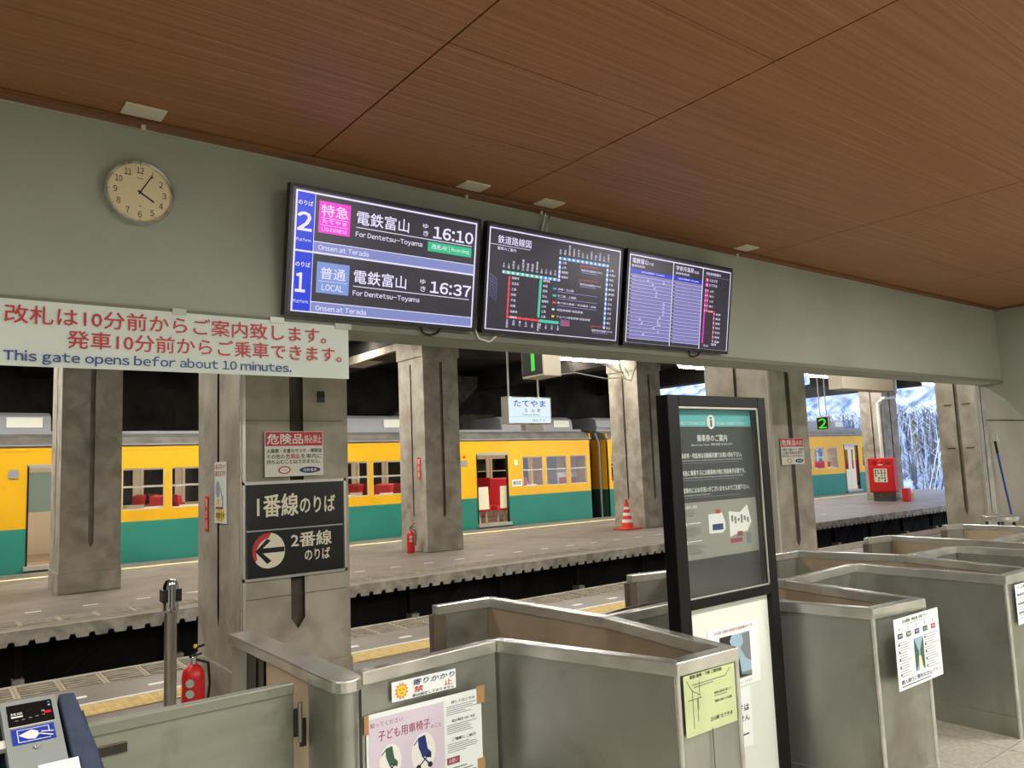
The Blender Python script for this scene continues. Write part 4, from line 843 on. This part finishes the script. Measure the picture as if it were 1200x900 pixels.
# ================================================================== GATES
GH = .88
def booth(pts, label, gusset=True):
    c = sum((Vector(p) for p in pts), Vector((0, 0)))/len(pts); c0 = tuple(c); t = thing('ticket_booth', (c.x, c.y, 0), label, 'booth')
    strips(pts, .018, .0, GH-.045, steel, 'side_panel', t); strips(pts, .028, GH-.05, GH, steel_cap, 'cap_rail', t, bevel=.004); strips(pts, .023, .0, .11, steel, 'plinth', t)
    L, R = miter(pts, .022)
    for i in (1, 2):
        q = MB(); c = Vector(pts[i]); a = (c-(L[i]+R[i])/2); o = max((L[i], R[i]), key=lambda v: (v-Vector((sum(p[0] for p in pts)/6, sum(p[1] for p in pts)/6))).length)
        q.lathe([(.012, 0), (.012, GH-.045)], (o.x-(o.x-c.x)*.25, o.y-(o.y-c.y)*.25, 0), steel_cap, 10); q.build('corner_strip', t, smooth=True)
    if gusset:   # triangular fold where the far wall meets the right wall
        D, E, F_ = (Vector(pts[k]).to_3d() for k in (3, 4, 5)); dv = (D-E).normalized(); n = Vector((-dv.y, dv.x, 0)); n = n if n.x < 0 else -n
        q = MB(); z0 = .3; a = E+n*.024; q.face([a+Vector((0, 0, GH-.06)), a+dv*.02+Vector((0, 0, GH-.06)), a+dv*.62+Vector((0, 0, z0)), a+Vector((0, 0, z0))], steel_door)
        o = q.build('gusset_plate', t); o.modifiers.new('solid', 'SOLIDIFY').thickness = .003
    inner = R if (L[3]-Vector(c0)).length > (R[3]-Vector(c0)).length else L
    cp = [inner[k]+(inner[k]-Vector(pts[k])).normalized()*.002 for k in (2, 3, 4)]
    strips([tuple(v) for v in cp], .003, .02, GH-.052, refl_tan, 'warm_reflection', t)  # thin strips carrying the painted warm reflection on the right walls
    # end post at the far-left end of the booth
    e = Vector(pts[-1]); q = MB(); q.box((e.x-.02, e.y-.025, 0), (e.x+.055, e.y+.025, GH-.05), MATS['end_brown']); q.build('end_post', t)
    return t
B1 = [(1.975, 2.755), (2.2, 1.968), (2.5, 1.96), (2.615, 2.73), (2.565, 3.63), (2.22, 3.65)]
B2 = [(3.385, 2.76), (3.56, 1.965), (3.92, 1.92), (4.06, 2.73), (3.965, 3.56), (3.65, 3.61)]
B3 = [(4.905, 2.775), (4.905, 1.91), (5.26, 1.9), (5.5, 2.74), (5.345, 3.49), (5.03, 3.51)]
B4 = [(6.2, 2.715), (6.2, 1.9), (6.55, 1.88), (6.68, 2.65), (6.73, 3.47), (6.43, 3.53)]
B5 = [(7.5, 2.7), (7.5, 1.9), (7.85, 1.9), (8.0, 2.65), (8.04, 3.43), (7.86, 3.53)]
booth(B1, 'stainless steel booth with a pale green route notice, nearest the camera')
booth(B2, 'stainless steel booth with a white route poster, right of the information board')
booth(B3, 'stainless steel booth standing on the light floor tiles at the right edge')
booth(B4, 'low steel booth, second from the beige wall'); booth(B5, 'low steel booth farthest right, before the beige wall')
def barrier(a, b, label, posts=True, h=GH):
    t = thing('barrier_panel', ((a[0]+b[0])/2, (a[1]+b[1])/2, 0), label, 'barrier'); strips([a, b], .014, .0, h-.045, steel, 'panel', t); strips([a, b], .024, h-.05, h, steel_cap, 'cap_rail', t, bevel=.004); return t
barrier((1.31, 2.692), (1.948, 2.745), 'steel barrier panel with the stroller poster, between rail and first booth')
barrier((2.645, 2.76), (3.35, 2.775), 'steel barrier panel behind the information board'); barrier((4.09, 2.755), (4.875, 2.79), 'steel barrier panel between second and third booths')
barrier((5.53, 2.735), (6.17, 2.715), 'steel barrier panel between third and fourth booths'); barrier((6.73, 2.67), (7.47, 2.7), 'steel barrier panel between the two rightmost booths')
# pale blue tray things behind the barrier
t = thing('folding_stand', (3.0, 2.95, 0), 'pale blue stand folded behind the barrier beside the information board', 'stand')
box_obj('tray', (2.75, 2.83, .78), (3.4, 3.1, .81), blue_pl, t, bevel=.005); box_obj('front_board', (2.72, 2.8, .55), (3.42, 2.83, .83), blue_pl, t, bevel=.004)
for x in (2.78, 3.34): box_obj('leg', (x, 2.9, 0), (x+.03, 2.93, .78), alu, t)
q = MB(); q.tube([(2.85, 3.0, .82), (2.95, 2.96, .84), (3.1, 3.0, .83), (3.3, 2.95, .84)], .008, blk, 6); q.build('strap', t)
# hand rail with rounded end
t = thing('gate_rail', (1.235, 3.15, 0), 'flat-topped steel gate rail with a rounded end, left of the stroller poster', 'rail')
q = MB(); cpts = [(1.175, 3.775), (1.175, 2.66)]+[(1.235-.06*math.cos(a*PI/10), 2.655-.06*math.sin(a*PI/10)) for a in range(1, 10)]+[(1.295, 2.66), (1.295, 3.775)]
q.prism(cpts, 'z', GH-.045, GH, steel_cap); q.build('top_rail', t, bevel=.006)
q = MB(); q.prism([(1.187, 2.86), (1.187, 2.66)]+[(1.235-.048*math.cos(a*PI/10), 2.655-.048*math.sin(a*PI/10)) for a in range(1, 10)]+[(1.283, 2.66), (1.283, 2.86)], 'z', 0, GH-.045, steel); q.build('end_post', t, smooth=True)
q = MB(); q.box((1.2, 2.9, 0), (1.27, 3.34, GH-.06), mat('warm_steel', (212, 192, 166), .4, .4)); q.build('inner_panel', t)
q = MB(); q.box((1.195, 3.36, 0), (1.275, 3.44, GH-.045), blk); q.box((1.19, 3.44, 0), (1.28, 3.54, GH-.045), steel_dark); q.build('slot_post', t)
q = MB(); q.box((1.19, 3.56, 0), (1.28, 3.76, GH-.045), steel); q.build('far_panel', t)
# swing door
t = thing('swing_gate', (.7, 2.9, 0), 'worn steel swing gate leaf hinged to the gate rail at lower left', 'gate')
box_obj('leaf', (.2, 2.89, .12), (1.14, 2.915, .82), steel_door, t, bevel=.003); box_obj('top_edge', (.2, 2.882, .795), (1.14, 2.923, .835), steel_door, t, bevel=.004)
q = MB(); q.tube([(1.162, 2.885, .62), (1.162, 2.885, .76)], .009, steel, 10); q.box((1.14, 2.885, .64), (1.162, 2.893, .74), steel_dark); q.box((1.162, 2.885, .6), (1.186, 2.893, .7), steel_dark); q.build('hinge', t, smooth=True)
box_obj('slot', (.484, 2.882, .728), (.576, 2.8895, .757), steel_dark, t); q = MB(); q.tube([(.487, 2.885, .759), (.573, 2.885, .759)], .004, chrome, 6); q.build('slot_lip', t)

# ---- notices on the steel
def sheet(name, x0, z0, x1, z1, y, m, label, cat='poster', tilt=0):
    t = thing(name, ((x0+x1)/2, y, z0), label, cat); box_obj('sheet', (x0, y, z0), (x1, y+.0015, z1), m, t); return t, Print((0, y-.0004, 0), (1, 0, 0), (0, 0, 1), (0, -1, 0))
def scribble(p, x0, x1, z, n, dz, m, h=.003, rng=random):
    for i in range(n): p.rect(x0, z-dz*i, x0+(x1-x0)*rng.uniform(.55, 1), z-dz*i-h, m, 1)
t, p = sheet('sun_sticker', 1.432, .746, 1.715, .818, 2.674, paper, 'white no-leaning sticker with a yellow sun', 'sticker')
p.poly([(1.473+(.03 if i % 2 else .021)*math.cos(i*PI/12), .781+(.032 if i % 2 else .022)*math.sin(i*PI/12)) for i in range(24)], orange_ink, 1); p.disc(1.473, .781, .02, .021, yellow_ink, 2); p.rect(1.463, .787, 1.469, .784, black_ink, 3); p.rect(1.477, .787, 1.483, .784, black_ink, 3); p.rect(1.467, .774, 1.479, .772, black_ink, 3)
p.text('寄りかかり', 1.52, .812, 1.706, .79, navy_ink, 1, .04, .3); p.text('禁', 1.527, .786, 1.567, .764, red_ink, 1, .04); p.text('止', 1.662, .786, 1.699, .765, red_ink, 1, .04); p.text('扉は固定しておりません', 1.517, .76, 1.705, .749, black_ink, 1, .03, .2); p.build('print', t)
t, p = sheet('stroller_poster', 1.325, .32, 1.832, .722, 2.674, paper, 'white and pink poster about child wheelchairs taped to the barrier panel')
p.rect(1.335, .705, 1.655, .34, pink_p, 1); p.text('知ってください', 1.34, .69, 1.475, .673, maroon_ink, 2, .0); p.text('子ども用車椅子', 1.372, .658, 1.592, .622, maroon_ink, 2, .01); p.text('のこと', 1.595, .632, 1.642, .618, maroon_ink, 2)
for cx, cz, m, s in ((1.42, .55, green_ink, 1), (1.56, .55, navy_ink, 1.15)):
    p.disc(cx, cz-.01, .046*s, .062*s, white_ink, 2, 20)
    p.poly([(cx-.02*s, cz+.04*s), (cx+.008*s, cz+.045*s), (cx+.016*s, cz-.0*s), (cx+.03*s, cz-.015*s), (cx+.028*s, cz-.032*s), (cx-.006*s, cz-.02*s), (cx-.018*s, cz+.01*s)], m, 3)
    p.line((cx-.005*s, cz-.02*s), (cx+.022*s, cz-.05*s), .005, m, 3); p.line((cx+.02*s, cz-.02*s), (cx-.018*s, cz-.05*s), .005, m, 3); p.line((cx-.02*s, cz+.035*s), (cx-.036*s, cz+.02*s), .004, m, 3)
    for dx in (-.02, .024): p.disc(cx+dx*s, cz-.052*s, .009*s, .009*s, black_ink, 4, 12)
for i, z in enumerate((.7, .63, .56)):
    p.text(('詳しくはこちら', 'お知らせ', 'ご理解とご協力')[i], 1.69, z, 1.80, z-.011, black_ink, 2, .02); scribble(p, 1.668, 1.82, z-.02, 5, .0075, grey_ink, .0022)
p.rect(1.664, .49, 1.722, .465, maroon_ink, 2); p.text('お願い', 1.672, .485, 1.714, .47, white_ink, 3); scribble(p, 1.664, 1.82, .45, 8, .012, black_ink, .003); p.build('print', t)
q = MB()
for a, b, c, d in ((1.812, .664, 1.848, .73), (1.806, .41, 1.84, .455), (1.316, .655, 1.334, .722)): q.box((a, 2.671, b), (c, 2.674, d), tape_m)
q.split('tape', t)
t, p = sheet('route_notice', 2.206, .615, 2.497, .827, 1.938, yelpaper, 'pale yellow-green route notice on the end of the nearest booth', 'notice')
p.text('駅前 乗車・下車 ご案内図', 2.24, .825, 2.42, .812, black_ink, 1, .03)
for a, b in (((2.22, .81), (2.25, .77)), ((2.25, .77), (2.25, .73)), ((2.25, .79), (2.44, .79)), ((2.44, .79), (2.47, .815)), ((2.225, .74), (2.3, .74)), ((2.29, .8), (2.29, .74)), ((2.25, .74), (2.25, .64)), ((2.275, .74), (2.275, .66)), ((2.25, .77), (2.29, .75)), ((2.26, .78), (2.37, .782)), ((2.28, .74), (2.28, .7))): p.line(a, b, .0022, green_ink, 1)
p.text('係員の指示に従って', 2.37, .745, 2.47, .735, black_ink, 1, .01); p.text('列車に向かって右側', 2.37, .715, 2.47, .705, black_ink, 1, .01); p.text('立山駅 たてやま', 2.34, .66, 2.47, .645, black_ink, 1, .01); scribble(p, 2.37, 2.47, .73, 1, .01, green_ink, .002); p.build('print', t)
q = MB(); q.box((2.348, 1.9375, .11), (2.352, 1.9385, .62), steel_dark); tag(q.build('panel_seam'), 'thin vertical seam strip below the green route notice', 'seam')
t, p = sheet('route_poster', 3.577, .515, 4.008, .832, 1.868, paper, 'white tour route poster with a valley photo on the second booth')
t.location.z = .515
p.text('立山黒部一時往復 お得プラン', 3.65, .822, 3.9, .806, black_ink, 1, .025); p.rect(3.66, .8, 3.88, .798, grey_ink, 1)
for i, m in enumerate((black_ink, green_ink, navy_ink, green_ink, maroon_ink)):
    x = 3.6+.081*i; p.rect(x, .765, x+.045, .742, m, 1); p.text(random.choice(('立山', '室堂', '黒部')), x+.008, .76, x+.037, .748, white_ink, 2, .02); p.text('駅', x+.015, .79, x+.027, .775, black_ink, 1)
for x0, x1 in ((3.6, 3.72), (3.85, 3.99)): scribble(p, x0, x1, .725, 14, .0115, grey_ink, .0026); [p.rect(x0, .72-.033*k, x0+.012, .71-.033*k, navy_ink, 2) for k in range(5)]
p.rect(3.745, .725, 3.835, .575, sky_ink, 1); p.poly([(3.745, .725), (3.785, .66), (3.77, .6), (3.745, .575)], green_ink, 2); p.poly([(3.835, .725), (3.8, .67), (3.79, .61), (3.835, .575)], green_ink, 2); p.poly([(3.78, .64), (3.8, .64), (3.815, .575), (3.775, .575)], cream_ink, 3)
p.text('個人旅行に便利な立山プラン', 3.6, .56, 3.985, .54, navy_ink, 1, .02); scribble(p, 3.6, 3.98, .532, 1, .01, navy_ink, .004); p.build('print', t)
t, p = sheet('small_poster', 4.965, .6, 5.24, .82, 1.874, paper, 'white poster on the booth cut by the right edge', 'poster')
p.text('立山黒部', 4.98, .81, 5.15, .795, black_ink, 1, .02)
for i in range(3): p.text('乗車案内', 4.98, .77-.05*i, 5.1, .755-.05*i, navy_ink, 1, .02)
scribble(p, 4.98, 5.2, .745, 8, .016, grey_ink, .003); p.build('print', t)

# ---- information board
t = thing('information_board', (2.985, 2.33, 0), 'tall black-framed tourist information board with glass front', 'board')
X0, X1, YB, Y2 = 2.625, 3.345, 2.3, 2.37
for nm, a, b in (('upright', (X0, YB, 0), (X0+.075, Y2, 1.89)), ('upright', (X1-.065, YB, 0), (X1, Y2, 1.89))): box_obj(nm, a, b, blk_frame, t, bevel=.004)
for z0, z1 in ((1.838, 1.89), (.945, .99), (.0, .06)): box_obj('cross_rail', (X0+.075, YB, z0), (X1-.065, Y2, z1), blk_frame, t, bevel=.003)
box_obj('back_panel', (X0+.075, 2.345, .99), (X1-.065, 2.36, 1.838), mat('board_back', (60, 60, 62), .35), t)
box_obj('lower_panel', (X0+.075, 2.325, .06), (X1-.065, 2.35, .945), mat('lower_white', (218, 224, 214), .35), t)
q = MB(); q.face([(X0+.075, 2.31, .99), (X1-.065, 2.31, .99), (X1-.065, 2.31, 1.838), (X0+.075, 2.31, 1.838)], gl_b); q.build('glass', t)
q = MB(); w = .006
for a, b, c, d in ((2.7, .99, 3.28, .99+w), (2.7, 1.838-w*1.4, 3.28, 1.838), (3.28-w, .99, 3.28, 1.838)): q.box((a, 2.302, b), (c, 2.309, d), alu)
q.build('glass_trim', t)
p = Print((0, 2.3435, 0), (1, 0, 0), (0, 0, 1), (0, -1, 0)); xl, xr = 2.71, 3.272
p.rect(xl, 1.83, xr, 1.75, teal_ink, 1); p.rect(xl, 1.75, xr, 1.425, board_dk, 1); p.rect(xl, 1.405, xr, 1.15, board_gr, 1)
p.text('TOURIST INFORMATION', 2.722, 1.772, 2.925, 1.758, white_ink, 2, .0); p.text('観光案内 旅遊資訊 관광안내', 3.01, 1.772, 3.22, 1.758, white_ink, 2, 0)
p.disc(2.968, 1.772, .029, .034, white_ink, 2, 24); p.text('i', 2.96, 1.794, 2.976, 1.75, board_dk, 3, .05)
p.text('乗車券のご案内', 2.86, 1.712, 3.08, 1.68, white_ink, 2, .025); p.text('About Your Ticket  関於車票 승차권 안내', 2.815, 1.672, 3.115, 1.66, white_ink, 2, 0)
for i, (s, s2) in enumerate((('乗車券・特急券は自動販売機でお買い求め下さい。', 'Please purchase tickets and limited express tickets at the vending machines.'), ('特急に乗車するには乗車券の他に特急券が必要です。', 'Passengers riding the limited express need a limited express ticket.'), ('電車内にはお手洗いがございませんのでご注意下さい。', 'There are no restrooms on the trains.'))):
    z = 1.628-.078*i; p.rect(2.722, z+.002, 2.731, z-.05, teal_ink, 2); p.text(s, 2.74, z, 3.185+.02*i, z-.024, white_ink, 2, .025); p.text(s2, 2.74, z-.03, 3.19 if i < 2 else 2.93, z-.038, white_ink, 2); p.rect(2.74, z-.044, 3.15, z-.0465, grey_ink, 2)
p.rect(2.718, 1.4, 2.724, 1.16, teal_ink, 2); p.text('立山駅のご案内', 2.735, 1.393, 2.83, 1.378, white_ink, 2, .02); scribble(p, 2.735, 2.84, 1.368, 3, .01, white_ink, .002)
for z in (1.31, 1.23): p.disc(2.745, z, .009, .01, white_ink, 2, 12); p.rect(2.76, z+.004, 2.85, z, white_ink, 2); scribble(p, 2.742, 2.87, z-.016, 5, .009, white_ink, .002)
p.poly([(2.905, 1.345), (3.005, 1.348), (3.025, 1.3), (3.025, 1.27), (3.0, 1.255), (2.905, 1.258)], white_ink, 2); p.rect(2.93, 1.298, 3.008, 1.27, navy_ink, 3); p.rect(2.96, 1.362, 2.992, 1.345, red_ink, 3)
p.poly([(3.055, 1.35), (3.14, 1.34), (3.2, 1.375), (3.225, 1.29), (3.19, 1.25), (3.1, 1.24), (3.055, 1.23)], white_ink, 2); p.rect(3.11, 1.252, 3.152, 1.23, maroon_ink, 3); p.rect(3.055, 1.222, 3.145, 1.202, maroon_ink, 3); p.rect(3.178, 1.24, 3.215, 1.19, grey_ink, 3)
for i in range(6): p.rect(3.07+.024*i, 1.33-.008*(i % 3), 3.085+.024*i, 1.3-.01*(i % 2), grey_ink, 3)
p.build('notice_print', t)
def mini(name, x0, z0, x1, z1, label):
    t = thing(name, ((x0+x1)/2, 2.322, z0), label, 'poster'); box_obj('sheet', (x0, 2.3225, z0), (x1, 2.3245, z1), paper, t); return t, Print((0, 2.322, 0), (1, 0, 0), (0, 0, 1), (0, -1, 0))
t, p = mini('rail_photo_poster', 2.82, .56, 3.185, .838, 'poster with a grey railway photo on the lower white panel of the board'); p.text('立山線 沿線の鉄道写真募集中です', 2.86, .826, 3.145, .81, maroon_ink, 1, .0)
p.rect(2.9, .795, 3.12, .595, sky_ink, 1); p.poly([(2.9, .795), (2.99, .795), (2.97, .77), (2.98, .75), (2.9, .7)], black_ink, 2); p.poly([(3.12, .795), (3.06, .79), (3.07, .75), (3.045, .73), (3.08, .68), (3.12, .66)], grey_ink, 2)
p.poly([(2.98, .6), (2.98, .69), (3.0, .71), (3.03, .7), (3.045, .61), (3.12, .6)], black_ink, 3); p.rect(2.9, .62, 3.12, .595, grey_ink, 2); p.rect(2.99, .685, 3.02, .66, white_ink, 4); p.text('ご応募お待ちしています', 2.95, .582, 3.12, .57, grey_ink, 1); p.build('print', t)
t, p = mini('card_notice', 2.86, .29, 3.1, .545, 'small white notice in bold black text low on the board'); p.text('ICカードは', 2.88, .478, 3.08, .448, black_ink, 1, .04); p.text('使えません', 2.88, .432, 3.08, .404, black_ink, 1, .04); p.rect(3.0, .35, 3.07, .344, navy_ink, 1); p.build('print', t)

# ---- card reader at lower left
t = thing('card_reader', (.22, 2.08, .95), 'grey contactless card reader with a blue touch panel at lower left', 'card reader')
A = Vector((.163, 2.10, 1.118)); Bv = Vector((.255, 2.10, 1.108)); Dn = Vector((.187, 1.98, 1.02))-A; 
UU = (Bv-A); UU.z = 0; WU = UU.length; UU.normalize(); VV = Dn.copy(); VV.x = .01; VV = VV.normalized(); NN = UU.cross(VV).normalized(); NN = NN if NN.z > 0 else -NN
O = Vector((.168, 2.112, 1.118))
def slab2(name, O, u0, v0, u1, v1, d0, d1, m, parent, bevel=.004, taper=0):
    q = MB(); c = [(u0+taper, v0), (u1-taper, v0), (u1+taper, v1), (u0-taper, v1)]; f1 = [O+UU*a+VV*b+NN*d0 for a, b in c]; f2 = [O+UU*a+VV*b+NN*d1 for a, b in c]
    q.face(f1, m); q.face(f2, m)
    for i in range(4): q.face([f1[i], f1[(i+1) % 4], f2[(i+1) % 4], f2[i]], m)
    return q.build(name, parent, bevel=bevel)
rd = mat('reader_grey', (146, 152, 150), .45)
slab2('case', O, -.004, -.008, .102, .2, -.03, 0, rd, t, .006); slab2('display', O, .006, .004, .092, .06, 0, .0012, blk, t, 0)
p = Print(O+NN*.0016, UU, VV, NN); p.d = .0004
p.rect(.004, .062, .094, .064, white_pl, 1)
p.rect(.008, .068, .088, .108, mat('reader_blue', (34, 62, 168), .4), 1); p.frame(.018, .072, .078, .104, .0015, white_ink, 2)
p.poly([(.02, .086), (.045, .076), (.062, .086), (.05, .1), (.036, .098)], white_ink, 3); p.poly([(.055, .084), (.084, .09), (.084, .104), (.062, .098)], MATS['reader_blue'], 4); p.line((.058, .09), (.083, .1), .0025, white_ink, 5); p.line((.062, .086), (.085, .09), .0025, white_ink, 5)
p.disc(.05, .121, .007, .005, grey_ink, 2, 12); p.text('IC', .044, .118, .056, .124, white_ink, 3)
p.rect(.012, .035, .034, .039, white_ink, 2); p.text('残額', .012, .026, .034, .033, white_ink, 2); p.text('円', .07, .03, .075, .036, white_ink, 2); p.rect(.074, .034, .088, .04, screen('reader_red_led', (250, 30, 60)), 2)
for i in range(5): p.rect(.018+.013*i, .046-.0012*i, .024+.013*i, .0485-.0012*i, grey_ink, 2)
p.rect(.084, .01, .088, .013, S_grn, 2); p.rect(.084, .018, .088, .021, S_wh, 2); p.build('print', t)
slab2('paper_tag', O, .045, .168, .12, .21, .001, .0035, paper, t, .0008); slab2('side_knob', O, -.016, .085, -.004, .105, -.02, -.004, white_pl, t, .002)
t2 = thing('reader_stand', (.2, 2.05, 0), 'dark blue padded stand under the card reader', 'stand')
navy = mat('navy_cover', (44, 56, 76), .75, c2=(58, 70, 92), scale=18, bump=.4)
slab2('padded_top', O, -.2, -.014, .106, .3, -.1, -.042, navy, t2, .012)
q = MB(); c = [(.11, -.012), (.142, -.01), (.15, .05), (.15, .1), (.156, .15), (.164, .22), (.172, .3), (.114, .3)]; f1 = [O+UU*a+VV*b-NN*.12 for a, b in c]; f2 = [O+UU*a+VV*b-NN*.006 for a, b in c]; q.face(f1, navy); q.face(f2, navy)
for i in range(8): q.face([f1[i], f1[(i+1) % 8], f2[(i+1) % 8], f2[i]], navy)
o = q.build('side_pad', t2); bmm = bmesh.new(); bmm.from_mesh(o.data); bmesh.ops.remove_doubles(bmm, verts=bmm.verts, dist=1e-5); bmm.to_mesh(o.data); bmm.free(); bb = o.modifiers.new('bevel', 'BEVEL'); bb.width = .005; bb.segments = 3
slab2('side_pad', O, -.2, -.008, -.02, .3, -.06, -.01, navy, t2, .01)
slab2('tape', O, .112, .095, .136, .098, -.014, -.0125, white_ink, t2, 0)
box_obj('pedestal', (.02, 1.99, 0), (.26, 2.13, .93), steel_dark, t2, bevel=.005)
tag(box_obj('blue_panel', (-.3, 2.5, .6), (.235, 2.53, .998), blue_pl, bevel=.006), 'pale blue panel edge behind the card reader at the left edge', 'panel')
box_obj('foot', (-.3, 2.5, 0), (-.25, 2.53, .6), blue_pl, bpy.data.objects['blue_panel'])
# stool at the right
t = thing('round_stool', (8.95, 3.45, 0), 'small dark round stool top seen behind the farthest booth', 'stool'); q = MB(); q.lathe([(.15, .84), (.17, .86), (.17, .89), (.15, .9)], (8.95, 3.45, 0), steel_cap, 20); q.build('seat', t, smooth=True)
for a in range(4): q = MB(); q.tube([(8.95+.12*math.cos(a*PI/2+.5), 3.45+.12*math.sin(a*PI/2+.5), .85), (8.95+.18*math.cos(a*PI/2+.5), 3.45+.18*math.sin(a*PI/2+.5), 0)], .014, steel_dark, 8); q.build('leg', t)
